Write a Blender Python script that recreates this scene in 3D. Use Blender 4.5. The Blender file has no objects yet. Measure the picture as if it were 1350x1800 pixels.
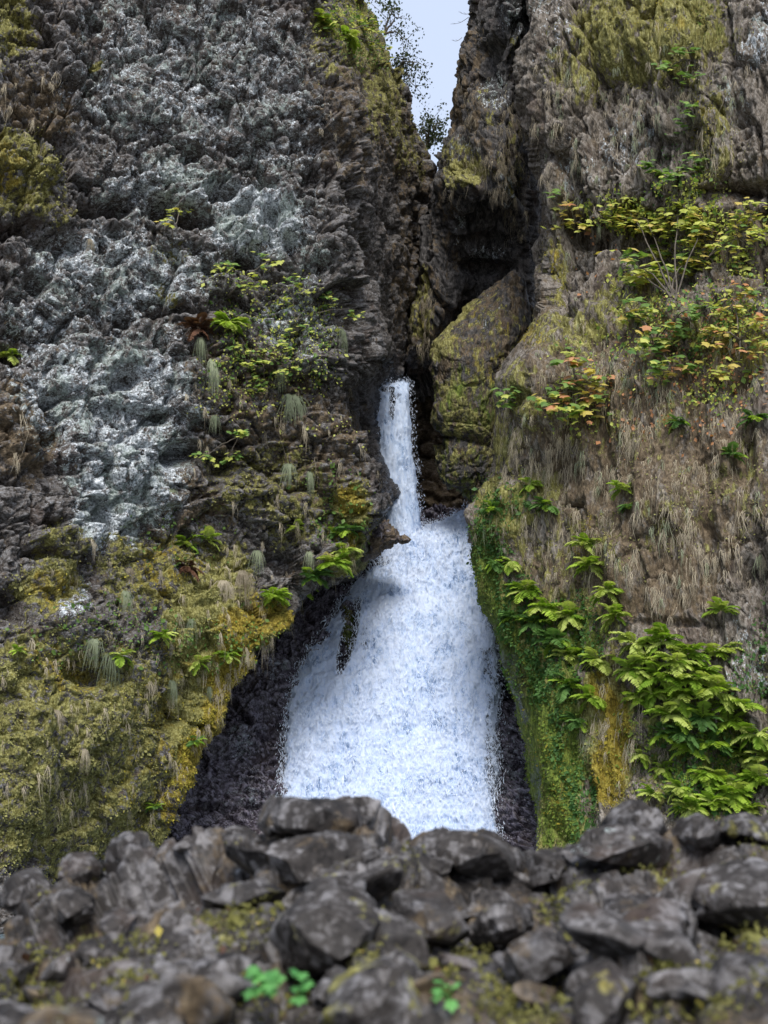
import bpy, math, random
import numpy as np
from mathutils import Vector, Matrix

random.seed(7)
rng = np.random.default_rng(11)
scene = bpy.context.scene
C = scene.collection

# ------------------------------------------------------------------ camera
PITCH = math.radians(8.0)
FPX = 2021.0                      # focal length in pixels of the 1350x1800 photograph
CX, CY = 675.0, 900.0
cam_data = bpy.data.cameras.new("camera")
cam = bpy.data.objects.new("camera", cam_data)
C.objects.link(cam)
cam.location = (0, 0, 0)
cam.rotation_euler = (math.radians(90) + PITCH, 0, 0)
cam_data.sensor_fit = 'VERTICAL'
cam_data.sensor_height = 24.0
cam_data.lens = 12.0 / (900.0 / FPX)
cam_data.clip_end = 3000
cam_data.clip_start = 0.1
cam_data.dof.use_dof = True
cam_data.dof.focus_distance = 42.0
cam_data.dof.aperture_fstop = (cam_data.lens * 0.001) / 0.027
scene.camera = cam

# ------------------------------------------------------------------ world and sun
SUN_ELEV, SUN_AZ = math.radians(52), math.radians(176)   # high behind the camera
world = bpy.data.worlds.new("World")
scene.world = world
world.use_nodes = True
wn, wl = world.node_tree.nodes, world.node_tree.links
wn.clear()
w_out = wn.new('ShaderNodeOutputWorld')
w_bg = wn.new('ShaderNodeBackground')
w_sky = wn.new('ShaderNodeTexSky')
w_sky.sky_type = 'NISHITA'
w_sky.sun_disc = False
w_sky.sun_elevation = SUN_ELEV
w_sky.sun_rotation = SUN_AZ
w_sky.altitude = 100
w_sky.air_density = 1.0
w_sky.dust_density = 4.0
w_sky.ozone_density = 1.0
w_bg.inputs['Strength'].default_value = 0.083
# thin high overcast: an even pale veil over the blue
w_mix = wn.new('ShaderNodeMix'); w_mix.data_type = 'RGBA'
w_mix.inputs[0].default_value = 0.75
w_mix.inputs[7].default_value = (4.0, 4.55, 5.7, 1)
wl.new(w_sky.outputs[0], w_mix.inputs[6])
wl.new(w_mix.outputs[2], w_bg.inputs[0])
wl.new(w_bg.outputs[0], w_out.inputs[0])

sun_data = bpy.data.lights.new("sun", 'SUN')
sun_data.energy = 1.5
sun_data.angle = math.radians(24)
sun_data.color = (1.0, 0.97, 0.93)
sun = bpy.data.objects.new("sun", sun_data)
C.objects.link(sun)
sd = Vector((math.sin(SUN_AZ) * math.cos(SUN_ELEV), math.cos(SUN_AZ) * math.cos(SUN_ELEV), math.sin(SUN_ELEV)))
sun.rotation_euler = sd.to_track_quat('Z', 'Y').to_euler()

scene.view_settings.view_transform = 'Standard'
scene.view_settings.look = 'None'
scene.view_settings.gamma = 1.0
scene.view_settings.use_curve_mapping = False
scene.view_settings.exposure = 1.3
scene.cycles.max_bounces = 6
scene.cycles.diffuse_bounces = 4
scene.cycles.transparent_max_bounces = 12

# ------------------------------------------------------------------ pixel <-> place helpers
FW = np.array([0, math.cos(PITCH), math.sin(PITCH)])
UP = np.array([0, -math.sin(PITCH), math.cos(PITCH)])

def place(px, py, D):
    """world point at distance D (metres along +Y) seen in the direction px,py"""
    px = np.asarray(px, float); py = np.asarray(py, float); D = np.asarray(D, float)
    x = (px - CX) / FPX; v = (CY - py) / FPX
    dy = FW[1] + v * UP[1]; dz = FW[2] + v * UP[2]
    t = D / dy
    return np.stack([x * t, D + 0 * x, dz * t], -1)

def proj(P):
    yc = P[..., 1] * FW[1] + P[..., 2] * FW[2]
    vc = P[..., 1] * UP[1] + P[..., 2] * UP[2]
    return CX + FPX * P[..., 0] / yc, CY - FPX * vc / yc

# ------------------------------------------------------------------ numpy noise
def _h(x, y, z, s):
    n = (x.astype(np.uint32) * np.uint32(374761393) + y.astype(np.uint32) * np.uint32(668265263)
         + z.astype(np.uint32) * np.uint32(2246822519) + np.uint32((s * 3266489917) & 0xffffffff))
    n = (n ^ (n >> np.uint32(13))) * np.uint32(1274126177)
    n = n ^ (n >> np.uint32(16))
    n = n * np.uint32(2654435761)
    n = n ^ (n >> np.uint32(15))
    return n.astype(np.float32) * np.float32(1 / 4294967296.0)

def vnoise(p, seed=0):
    p = p.astype(np.float32)
    i = np.floor(p); f = p - i
    i = i.astype(np.int64)
    u = f * f * f * (f * (f * 6 - 15) + 10)
    r = 0
    for dx in (0, 1):
        wx = u[..., 0] if dx else 1 - u[..., 0]
        for dy in (0, 1):
            wy = u[..., 1] if dy else 1 - u[..., 1]
            for dz in (0, 1):
                wz = u[..., 2] if dz else 1 - u[..., 2]
                r = r + wx * wy * wz * _h(i[..., 0] + dx, i[..., 1] + dy, i[..., 2] + dz, seed)
    return r * 2 - 1

def fbm(p, octaves=4, seed=0, rough=0.5, lac=2.03):
    a, r, tot = 1.0, 0, 0
    for o in range(octaves):
        r = r + a * vnoise(p * (lac ** o) + 13.7 * o, seed + o)
        tot += a; a *= rough
    return r / tot

def facets(p, seed=0, stepy=0.75, tilt=0.75):
    """angular blocks: every cell has its own tilted plane"""
    p = p.astype(np.float32)
    b = np.floor(p - 0.5).astype(np.int64)
    n = p.shape[0]
    d1 = np.full(n, 9e9, np.float32); d2 = d1.copy()
    best = np.zeros((n, 3), np.int64); off = np.zeros((n, 3), np.float32)
    for dx in (0, 1):
        for dy in (0, 1):
            for dz in (0, 1):
                c = b + np.array([dx, dy, dz])
                cc = np.stack([_h(c[:, 0], c[:, 1], c[:, 2], seed + k) for k in (1, 2, 3)], -1)
                q = p - (c + 0.5 + (cc - 0.5) * 0.8).astype(np.float32)
                d = (q * q).sum(-1)
                m = d < d1
                d2 = np.where(m, d1, np.minimum(d2, d))
                d1 = np.where(m, d, d1)
                best[m] = c[m]; off[m] = q[m]
    g = np.stack([_h(best[:, 0], best[:, 1], best[:, 2], seed + k) for k in (5, 6, 7)], -1) * 2 - 1
    g[:, 2] = g[:, 2] * 0.6 + 0.35
    o = _h(best[:, 0], best[:, 1], best[:, 2], seed + 9) * 2 - 1
    val = stepy * o + tilt * (g * off).sum(-1) - 0.9 * (o < -0.80)
    crack = np.clip(1 - (np.sqrt(d2) - np.sqrt(d1)) / 0.12, 0, 1)
    return val, crack, (o + 1) / 2

def sstep(a, b, x):
    t = np.clip((x - a) / (b - a), 0, 1)
    return t * t * (3 - 2 * t)

# ------------------------------------------------------------------ mesh helpers
def fast_mesh(name, V, F, smooth=True):
    """V (n,3), F (m,k) with k = 3 or 4"""
    me = bpy.data.meshes.new(name)
    V = np.ascontiguousarray(V, np.float32); F = np.ascontiguousarray(F, np.int32)
    k = F.shape[1]
    me.vertices.add(len(V)); me.vertices.foreach_set('co', V.ravel())
    me.loops.add(F.size); me.loops.foreach_set('vertex_index', F.ravel())
    me.polygons.add(len(F))
    me.polygons.foreach_set('loop_start', np.arange(0, F.size, k, dtype=np.int32))
    me.polygons.foreach_set('use_smooth', np.full(len(F), smooth, bool))
    me.update(calc_edges=True)
    return me

def set_mask(me, name, cols):
    n = len(me.vertices)
    at = me.attributes.new(name, 'FLOAT_COLOR', 'POINT')
    a = np.ones((n, 4), np.float32)
    for k, c in enumerate(cols):
        a[:, k] = c
    at.data.foreach_set('color', a.ravel())

def link(name, me, mat, parent=None, label=None, cat=None, kind=None, group=None):
    o = bpy.data.objects.new(name, me)
    C.objects.link(o)
    if me is not None and mat is not None and not me.materials:
        me.materials.append(mat)
    if parent is not None:
        o.parent = parent
    tag(o, label, cat, kind, group)
    return o

def tag(o, label=None, cat=None, kind=None, group=None):
    if label: o['label'] = label
    if cat: o['category'] = cat
    if kind: o['kind'] = kind
    if group: o['group'] = group

def grid_faces(nu, nv, flip=False):
    i = np.arange(nu * nv).reshape(nu, nv)
    f = np.stack([i[:-1, :-1], i[1:, :-1], i[1:, 1:], i[:-1, 1:]], -1).reshape(-1, 4)
    return f[:, ::-1] if flip else f

def catmull(A, t, axis):
    A = np.moveaxis(A, axis, 0)
    n = A.shape[0]
    i = np.clip(np.floor(t).astype(int), 0, n - 2)
    f = (t - i).reshape(-1, *([1] * (A.ndim - 1)))
    p1, p2 = A[i], A[i + 1]
    p0, p3 = A[np.maximum(i - 1, 0)], A[np.minimum(i + 2, n - 1)]
    # tangents limited so that sharp corners in the net do not overshoot
    m1, m2 = (p2 - p0) * 0.38, (p3 - p1) * 0.38
    f2, f3 = f * f, f * f * f
    r = (2 * f3 - 3 * f2 + 1) * p1 + (f3 - 2 * f2 + f) * m1 + (-2 * f3 + 3 * f2) * p2 + (f3 - f2) * m2
    return np.moveaxis(r, 0, axis)

class Sheet:
    """a rock face lofted through a net of control points, rows from the top down, columns from left to right"""
    def __init__(self, rows, step=2.2):
        net = []
        for py, pts in rows:
            net.append([(p[0], p[2] if len(p) > 2 else py, p[1]) for p in pts])
        net = np.array(net, float)
        P = place(net[..., 0], net[..., 1], net[..., 2])
        px = np.stack([net[..., 0], net[..., 1], net[..., 2] * 12], -1)
        du = np.linalg.norm(np.diff(px, axis=1), axis=-1)
        dv = np.linalg.norm(np.diff(px, axis=0), axis=-1)
        Lu = np.concatenate([[0], np.cumsum(du.mean(0) * 0.5 + du.max(0) * 0.5)])
        Lv = np.concatenate([[0], np.cumsum(dv.mean(1))])
        nu = int(Lu[-1] / step) + 2; nv = int(Lv[-1] / step) + 2
        tu = np.interp(np.linspace(0, Lu[-1], nu), Lu, np.arange(len(Lu)))
        tv = np.interp(np.linspace(0, Lv[-1], nv), Lv, np.arange(len(Lv)))
        G = catmull(catmull(P, tv, 0), tu, 1)          # (nv, nu, 3)
        self.shape = (nv, nu)
        self.tu, self.tv = tu, tv
        self.P = G.reshape(-1, 3)
        self.base = self.P.copy()
        self.px, self.py = proj(self.P)
        self.calc_normals()
        self.N0 = self.N.copy()
    def calc_normals(self):
        G = self.P.reshape(*self.shape, 3)
        a = np.gradient(G, axis=1); b = np.gradient(G, axis=0)
        n = np.cross(b, a)
        n /= np.linalg.norm(n, axis=-1, keepdims=True) + 1e-9
        self.N = n.reshape(-1, 3)
    def faces(self):
        return grid_faces(*self.shape)
    def finish(self):
        self.calc_normals()
        self.px, self.py = proj(self.P)
    def smoothN(self, it=2):
        G = self.N0.reshape(*self.shape, 3)
        return G.reshape(-1, 3)

def blobs(px, py, lst, soft=0.5):
    """sum of soft ellipses (cx, cy, rx, ry, weight[, angle degrees])"""
    r = np.zeros_like(px)
    for b in lst:
        cx, cy, rx, ry, w = b[:5]
        a = math.radians(b[5]) if len(b) > 5 else 0
        dx, dy = px - cx, py - cy
        if a:
            dx, dy = dx * math.cos(a) + dy * math.sin(a), -dx * math.sin(a) + dy * math.cos(a)
        d = np.sqrt((dx / rx) ** 2 + (dy / ry) ** 2)
        v = w * (1 - sstep(1 - soft, 1 + soft, d))
        r = np.maximum(r, v) if w > 0 else r + v
    return r

def pits(px, py, lst):
    r = np.zeros_like(px)
    for cx, cy, rx, ry, dep in lst:
        d2 = ((px - cx) / rx) ** 2 + ((py - cy) / ry) ** 2
        r += dep * np.exp(-d2 ** 1.5)
    return r

# ------------------------------------------------------------------ materials
class NT:
    def __init__(self, name):
        self.m = bpy.data.materials.new(name)
        self.m.use_nodes = True
        self.t = self.m.node_tree
        self.t.nodes.clear()
        self.out = self.t.nodes.new('ShaderNodeOutputMaterial')
        self.tc = self.t.nodes.new('ShaderNodeTexCoord')
    def n(self, typ, **kw):
        nd = self.t.nodes.new(typ)
        for k, v in kw.items():
            setattr(nd, k, v)
        return nd
    def put(self, sock, v):
        if v is None: return
        if hasattr(v, 'is_linked') or isinstance(v, bpy.types.NodeSocket):
            self.t.links.new(v, sock)
        elif isinstance(v, (tuple, list)) and len(v) == 3 and sock.type == 'RGBA':
            sock.default_value = (*v, 1)
        else:
            sock.default_value = v
    def coord(self, scale=(1, 1, 1), rot=(0, 0, 0)):
        geo = self.n('ShaderNodeNewGeometry')
        mp = self.n('ShaderNodeMapping')
        self.put(mp.inputs[0], geo.outputs['Position'])
        mp.inputs['Scale'].default_value = scale
        mp.inputs['Rotation'].default_value = rot
        return mp.outputs[0]
    def noise(self, vec, scale, detail=6, rough=0.55, dist=0.0, out=0):
        nd = self.n('ShaderNodeTexNoise')
        self.put(nd.inputs['Vector'], vec)
        nd.inputs['Scale'].default_value = scale
        nd.inputs['Detail'].default_value = detail
        nd.inputs['Roughness'].default_value = rough
        nd.inputs['Distortion'].default_value = dist
        return nd.outputs[out]
    def voro(self, vec, scale, feature='F1', out='Distance'):
        nd = self.n('ShaderNodeTexVoronoi', feature=feature)
        self.put(nd.inputs['Vector'], vec)
        nd.inputs['Scale'].default_value = scale
        return nd.outputs[out]
    def ramp(self, fac, stops, interp='LINEAR'):
        nd = self.n('ShaderNodeValToRGB')
        nd.color_ramp.interpolation = interp
        e = nd.color_ramp.elements
        while len(e) < len(stops): e.new(0.5)
        for k, (p, c) in enumerate(stops):
            e[k].position = p
            e[k].color = (*c, 1) if isinstance(c, (tuple, list)) else (c, c, c, 1)
        self.put(nd.inputs[0], fac)
        return nd.outputs[0]
    def mix(self, fac, a, b, mode='MIX'):
        nd = self.n('ShaderNodeMix', data_type='RGBA', blend_type=mode)
        self.put(nd.inputs[0], fac); self.put(nd.inputs[6], a); self.put(nd.inputs[7], b)
        return nd.outputs[2]
    def math(self, op, a, b=None, clamp=False):
        nd = self.n('ShaderNodeMath', operation=op, use_clamp=clamp)
        self.put(nd.inputs[0], a)
        if b is not None: self.put(nd.inputs[1], b)
        return nd.outputs[0]
    def step(self, x, a, b):
        nd = self.n('ShaderNodeMapRange', interpolation_type='SMOOTHSTEP')
        self.put(nd.inputs[0], x)
        nd.inputs[1].default_value = a; nd.inputs[2].default_value = b
        return nd.outputs[0]
    def attr(self, name):
        nd = self.n('ShaderNodeAttribute', attribute_name=name)
        sp = self.n('ShaderNodeSeparateColor')
        self.put(sp.inputs[0], nd.outputs['Color'])
        return sp.outputs
    def rgb(self, fac, amount, seedscale=1):
        pass
    def bump(self, h, strength=0.5, dist=0.05, normal=None):
        nd = self.n('ShaderNodeBump')
        nd.inputs['Strength'].default_value = strength
        nd.inputs['Distance'].default_value = dist
        self.put(nd.inputs['Height'], h)
        if normal is not None: self.put(nd.inputs['Normal'], normal)
        return nd.outputs[0]
    def principled(self, color, rough, normal=None, **kw):
        nd = self.n('ShaderNodeBsdfPrincipled')
        self.put(nd.inputs['Base Color'], color)
        self.put(nd.inputs['Roughness'], rough)
        if normal is not None: self.put(nd.inputs['Normal'], normal)
        for k, v in kw.items():
            self.put(nd.inputs[k], v)
        return nd.outputs[0]
    def done(self, shader):
        self.t.links.new(shader, self.out.inputs[0])
        return self.m

def rock_material(name, zs=1.0, dark=(0.020, 0.020, 0.023), mid=(0.088, 0.084, 0.082), light=(0.22, 0.225, 0.235), fine=1.0,
                  wet_rough=0.22, bump=1.0, wetcol=(0.42, 0.42, 0.44), wear_glint=0.5, edge=(0.505, 0.57)):
    """layered rock: stone, earth, lichen, moss; masks come from the vertex layers A (moss, lichen, wet) and B (gold, green, brown)"""
    m = NT(name)
    v = m.coord((fine, fine, fine * zs))
    vi = m.coord((fine, fine, fine))
    A = m.attr('A'); B = m.attr('B')
    n1 = m.noise(v, 1.1, 8, 0.62)
    n2 = m.noise(v, 5.5, 8, 0.68, 0.3)
    cellr = m.voro(v, 9.0, out='Color')
    cs = m.n('ShaderNodeSeparateColor'); m.put(cs.inputs[0], cellr)
    cellf = m.voro(v, 24.0, out='Color')
    cf = m.n('ShaderNodeSeparateColor'); m.put(cf.inputs[0], cellf)
    tone = m.math('ADD', m.math('MULTIPLY', n1, 0.45), m.math('MULTIPLY', n2, 0.55))
    tone = m.math('ADD', tone, m.math('MULTIPLY', m.math('SUBTRACT', cs.outputs[0], 0.5), 0.20))
    tone = m.math('ADD', tone, m.math('MULTIPLY', m.math('SUBTRACT', cf.outputs[0], 0.5), 0.16))
    base = m.ramp(tone, [(0.32, dark), (0.50, mid), (0.70, light)])
    # proud edges are worn paler; on the wet apron this paints glints
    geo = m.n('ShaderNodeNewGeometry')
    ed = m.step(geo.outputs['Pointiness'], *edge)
    base = m.mix(m.math('MULTIPLY', ed, wear_glint), base, light)
    # rusty and violet stains
    st = m.step(m.noise(v, 0.9, 6, 0.6), 0.54, 0.68)
    base = m.mix(m.math('MULTIPLY', st, 0.5), base, m.mix(m.noise(vi, 7, 4), (0.12, 0.070, 0.038), (0.060, 0.050, 0.052)), 'MIX')
    # dry brown earth and dead moss
    bn = m.math('ADD', B[2], m.math('MULTIPLY', m.math('SUBTRACT', m.noise(v, 2.7, 8, 0.68), 0.5), 1.9))
    bf = m.step(bn, 0.42, 0.62)
    bcol = m.ramp(m.noise(v, 8.0, 7, 0.7), [(0.32, (0.028, 0.020, 0.012)), (0.5, (0.115, 0.082, 0.046)), (0.68, (0.27, 0.21, 0.135))])
    base = m.mix(m.math('MULTIPLY', bf, 0.9), base, bcol)
    # lichen and painted wet-rock glints: pale crusts with ragged rims, two colours
    ln = m.math('ADD', A[1], m.math('MULTIPLY', m.math('SUBTRACT', m.noise(v, 3.4, 12, 0.80), 0.5), 2.9))
    ln = m.math('ADD', ln, m.math('MULTIPLY', m.math('SUBTRACT', cf.outputs[1], 0.5), 0.30))
    lf = m.step(ln, 0.50, 0.60)
    lcol = m.ramp(m.noise(v, 11.0, 6, 0.7), [(0.36, (0.15, 0.165, 0.175)), (0.49, (0.38, 0.42, 0.435)), (0.60, (0.80, 0.84, 0.87))])
    lcol = m.mix(m.step(m.noise(vi, 0.8, 3), 0.45, 0.6), lcol, m.mix(0.5, lcol, (0.21, 0.27, 0.20)))
    base = m.mix(lf, base, lcol)
    # moss
    mnz = m.noise(v, 3.6, 10, 0.68)
    mf = m.step(m.math('ADD', A[0], m.math('MULTIPLY', m.math('SUBTRACT', mnz, 0.5), 2.0)), 0.44, 0.60)
    fibre = m.noise(m.coord((fine, fine, fine * 0.45 * zs)), 13.0, 7, 0.72)
    olive = m.ramp(fibre, [(0.28, (0.022, 0.020, 0.006)), (0.49, (0.19, 0.175, 0.045)), (0.68, (0.47, 0.45, 0.20))])
    gold = m.ramp(fibre, [(0.30, (0.030, 0.022, 0.004)), (0.49, (0.21, 0.155, 0.016)), (0.68, (0.46, 0.38, 0.08))])
    green = m.ramp(fibre, [(0.28, (0.010, 0.022, 0.006)), (0.49, (0.085, 0.12, 0.016)), (0.69, (0.27, 0.33, 0.055))])
    gf = m.step(m.math('ADD', B[0], m.math('MULTIPLY', m.math('SUBTRACT', m.noise(v, 1.8, 8, .65), 0.5), 2.2)), 0.34, 0.78)
    grf = m.step(m.math('ADD', B[1], m.math('MULTIPLY', m.math('SUBTRACT', m.noise(v, 2.1, 5), 0.5), 1.2)), 0.38, 0.68)
    mcol = m.mix(gf, olive, gold)
    mcol = m.mix(grf, mcol, green)
    base = m.mix(mf, base, mcol)
    # wet stone is darker and glossier
    wet = m.step(m.math('ADD', A[2], m.math('MULTIPLY', m.math('SUBTRACT', m.noise(vi, 1.5, 4), 0.5), 0.6)), 0.30, 0.75)
    base = m.mix(wet, base, m.mix(1.0, base, wetcol, 'MULTIPLY'))
    rr = m.n('ShaderNodeMapRange'); m.put(rr.inputs[0], wet)
    rr.inputs[3].default_value = 0.88; rr.inputs[4].default_value = wet_rough
    h = m.math('ADD', m.math('MULTIPLY', n2, 0.8), m.math('MULTIPLY', m.noise(v, 26, 6, 0.7), 0.35))
    h = m.math('ADD', h, m.math('MULTIPLY', m.voro(v, 14.0), -0.35))
    h = m.math('ADD', h, m.math('MULTIPLY', m.math('MULTIPLY', mf, fibre), 0.5))
    nrm = m.bump(h, 0.9 * bump, 0.10 / fine)
    return m.done(m.principled(base, rr.outputs[0], nrm, **{'Specular IOR Level': 0.35}))

def leaf_material(name, c1, c2, scale=3.0, trans=0.35, rough=0.55, tint=True):
    m = NT(name)
    oi = m.n('ShaderNodeObjectInfo')
    nz = m.noise(m.coord(), scale, 3, 0.6)
    f = m.math('ADD', m.math('MULTIPLY', m.math('SUBTRACT', nz, 0.5), 1.6), m.math('MULTIPLY', oi.outputs['Random'], 0.55))
    f = m.math('ADD', f, 0.22, True)
    col = m.mix(f, c1, c2)
    p = m.principled(col, rough, None, **{'Specular IOR Level': 0.3})
    tr = m.n('ShaderNodeBsdfTranslucent')
    m.put(tr.inputs[0], m.mix(1.0, col, (1.3, 1.35, 0.7), 'MULTIPLY'))
    mx = m.n('ShaderNodeMixShader'); mx.inputs[0].default_value = trans
    m.t.links.new(p, mx.inputs[1]); m.t.links.new(tr.outputs[0], mx.inputs[2])
    return m.done(mx.outputs[0])

MAT_LEFT = rock_material('rock_left_cliff', dark=(0.016, 0.013, 0.012), mid=(0.088, 0.076, 0.066), light=(0.24, 0.235, 0.235), wear_glint=.45)
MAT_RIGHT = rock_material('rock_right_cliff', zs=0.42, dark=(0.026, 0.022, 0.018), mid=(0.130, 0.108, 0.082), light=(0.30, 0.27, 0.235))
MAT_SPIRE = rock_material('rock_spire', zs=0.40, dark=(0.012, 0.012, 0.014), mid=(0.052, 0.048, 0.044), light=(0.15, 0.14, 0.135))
MAT_APRON = rock_material('rock_wet_basalt', dark=(0.022, 0.019, 0.024), mid=(0.085, 0.074, 0.080), light=(0.34, 0.32, 0.36), wet_rough=0.10, wetcol=(0.52, 0.50, 0.56), wear_glint=.8, bump=0.45, fine=0.8)  # pale light tone and strong edge mix paint glints into the wet rock
MAT_FRONT = rock_material('rock_foreground', fine=1.3, dark=(0.011, 0.009, 0.008), mid=(0.044, 0.038, 0.034), light=(0.24, 0.23, 0.23), bump=0.18, wet_rough=0.30, wetcol=(.42, .41, .42), wear_glint=.4, edge=(0.512, 0.60))
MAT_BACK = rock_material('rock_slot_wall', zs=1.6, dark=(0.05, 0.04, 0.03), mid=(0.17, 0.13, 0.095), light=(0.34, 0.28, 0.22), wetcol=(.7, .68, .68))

MAT_FERN = leaf_material('fern_bright', (0.13, 0.25, 0.02), (0.46, 0.60, 0.09), 2.5)
MAT_FERN_PALE = leaf_material('fern_pale', (0.28, 0.36, 0.06), (0.62, 0.68, 0.22), 2.5)
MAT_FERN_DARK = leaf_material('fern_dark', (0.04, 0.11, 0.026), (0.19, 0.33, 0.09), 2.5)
MAT_FERN_DEAD = leaf_material('fern_dead', (0.06, 0.030, 0.018), (0.17, 0.085, 0.05), 2.5, 0.2)
MAT_LEAF_GREEN = leaf_material('leaf_green', (0.06, 0.14, 0.03), (0.24, 0.36, 0.09), 2.0)
MAT_LEAF_LIME = leaf_material('leaf_lime', (0.34, 0.39, 0.06), (0.62, 0.64, 0.18), 2.0)
MAT_LEAF_YELLOW = leaf_material('leaf_yellow', (0.48, 0.40, 0.07), (0.64, 0.50, 0.17), 2.0)
MAT_LEAF_ORANGE = leaf_material('leaf_orange', (0.48, 0.20, 0.07), (0.62, 0.34, 0.20), 2.0)
MAT_LEAF_DARK = leaf_material('leaf_dark', (0.030, 0.045, 0.022), (0.09, 0.12, 0.05), 2.0, 0.25)
MAT_GRASS_DRY = leaf_material('grass_dry', (0.16, 0.13, 0.085), (0.56, 0.49, 0.37), 3.0, 0.25, 0.8)
MAT_GRASS_PALE = leaf_material('grass_pale_green', (0.15, 0.18, 0.11), (0.38, 0.42, 0.28), 2.0, 0.25, 0.8)
MAT_MOSS_FLAKE = leaf_material('moss_olive', (0.09, 0.085, 0.02), (0.40, 0.39, 0.15), 2.0, 0.15, 0.9)
MAT_MOSS_GOLD = leaf_material('moss_gold', (0.19, 0.145, 0.012), (0.46, 0.40, 0.06), 2.0, 0.15, 0.9)
MAT_MOSS_GREEN = leaf_material('moss_green', (0.08, 0.13, 0.018), (0.26, 0.34, 0.06), 2.0, 0.15, 0.9)
MAT_BARK = leaf_material('bark', (0.06, 0.05, 0.04), (0.22, 0.19, 0.15), 4.0, 0.0, 0.9)

def water_material(name, zs, thin_lo, thin_hi, tint=(0.68, 0.77, 0.93), sc=1.0):
    m = NT(name)
    A = m.attr('A')              # r = edge thinness
    v = m.coord((sc, sc, sc * zs))
    vi = m.coord((sc, sc, sc))
    froth = m.noise(v, 3.2, 12, 0.74, 0.6)
    fleck = m.noise(v, 9.0, 10, 0.75, 0.5)
    big = m.noise(vi, 0.9, 4, 0.6)
    streak = m.noise(m.coord((sc, sc, sc * zs * 0.16)), 5.5, 8, 0.7)
    t = m.math('ADD', m.math('MULTIPLY', froth, 0.32), m.math('MULTIPLY', fleck, 0.24))
    t = m.math('ADD', t, m.math('MULTIPLY', streak, 0.44))
    t = m.math('ADD', t, m.math('MULTIPLY', m.math('SUBTRACT', big, 0.5), 0.45))
    col = m.ramp(t, [(0.34, (0.14, 0.20, 0.30)), (0.405, (0.42, 0.52, 0.66)), (0.455, (0.80, 0.86, 0.94)), (0.54, (0.97, 0.98, 1.0))])
    a = m.math('SUBTRACT', m.math('ADD', m.math('MULTIPLY', m.math('SUBTRACT', t, 0.5), 3.2), 0.5), m.math('MULTIPLY', A[0], 1.25))
    alpha = m.step(a, thin_lo, thin_hi)
    h = m.math('ADD', froth, m.math('MULTIPLY', fleck, 0.5))
    p = m.principled(m.mix(1.0, col, tint, 'MULTIPLY'), 0.42, m.bump(h, 0.9, 0.12), **{'Specular IOR Level': 0.5, 'Alpha': alpha})
    return m.done(p)

MAT_FALL = water_material('falling_water_lower', 0.38, -0.50, -0.15)
MAT_FALL_UP = water_material('falling_water_upper', 0.22, -0.55, -0.2, (0.68, 0.78, 0.93))
_m = NT('spray_drops')
MAT_SPRAY = _m.done(_m.principled((0.74, 0.82, 0.95), 0.4, None))
_m = NT('pool_water')
MAT_POOL = _m.done(_m.principled(_m.mix(_m.noise(_m.coord(), 2.0, 6), (0.02, 0.04, 0.045), (0.25, 0.32, 0.36)), 0.12,
                                 _m.bump(_m.noise(_m.coord(), 5.0, 5), 0.5, 0.1)))
#@@PART2
# ================================================================== ROCK STRUCTURE
def displace(s, scales, seed=0, zs=1.0, big=0.7, warp=0.35, crackamp=1.0, amp=None, features=None, fine=0.03, ribs=0.0, fac={}):
    """scales: list of (cell size in m, height in m). amp: per-vertex multiplier"""
    p = s.base * np.array([1, 1, zs])
    w = np.stack([fbm(p * 0.9 + 31 * k, 2, seed + 60 + k) for k in range(3)], -1)
    p = p + w * warp
    d = big * fbm(p / 5.0, 3, seed + 3)
    if ribs: d = d + ribs * (0.5 - np.abs(vnoise(s.base * np.array([.95, .4, .10]) + w * .35, seed + 400))) + ribs * .5 * (0.5 - np.abs(vnoise(s.base * np.array([2.1, .9, .22]) + w * .5, seed + 401)))
    a = 1.0 if amp is None else amp
    tone = 0
    for k, (c, h) in enumerate(scales):
        q = p / c
        if c < 0.6:
            q = q + fbm(p / c * 0.6, 1, seed + 200 + k)[:, None] * 0.2
        v, cr, o = facets(q, seed + 10 * k + 5, **fac)
        d = d + a * (h * v - crackamp * h * (0.5 if c > .4 else 0.25) * cr)
    d = d + fine * a * fbm(p * 9.0, 3, seed + 90, 0.6)
    if features is not None:
        d = d - features
    s.P = s.base + s.N0 * d[:, None]
    s.finish()

def build_sheet(s, name, mat, A, B, kind='structure', label=None, cat=None):
    me = fast_mesh(name, s.P, s.faces(), True)
    set_mask(me, 'A', A); set_mask(me, 'B', B)
    return link(name, me, mat, None, label, cat, kind)

def wob(s, amt=26, sc=0.6, seed=0):
    """ragged pixel coordinates, so painted regions get natural rims"""
    return (s.px + amt * fbm(s.base * sc, 4, seed + 1, 0.6) * 1.6, s.py + amt * fbm(s.base * sc + 50, 4, seed + 2, 0.6) * 1.6)

# ---- left cliff: the near face, its corner, and the wall that runs back into the slot
L = []
def lrow(py, c4, d4, c5, c6, d6, dl=36.0, d5=None, wrap=70):
    L.append((py, [(-420, dl - 3.5), (0, dl), (min(200, c4 - 160), dl + (d4 - dl) * 0.40), (min(400, c4 - 45), dl + (d4 - dl) * (0.72 if c4 > 470 else .88)), (c4, d4),
                   (c5, d5 or (d4 + d6) / 2), (c6, d6), (c6 - wrap, d6 + 6)]))
lrow(-420, 500, 46, 540, 580, 56, 42)
lrow(-120, 525, 45, 570, 615, 56, 40)
lrow(0, 541, 44.5, 605, 631, 57, 39)
lrow(100, 560, 44.0, 640, 688, 57, 38.5)
lrow(210, 590, 43.6, 675, 729, 57.5, 38)
lrow(290, 602, 43.4, 690, 751, 58, 37.6)
lrow(420, 610, 43.0, 690, 748, 58.5, 37.4)
lrow(540, 612, 42.6, 680, 735, 58.5, 37)
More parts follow.
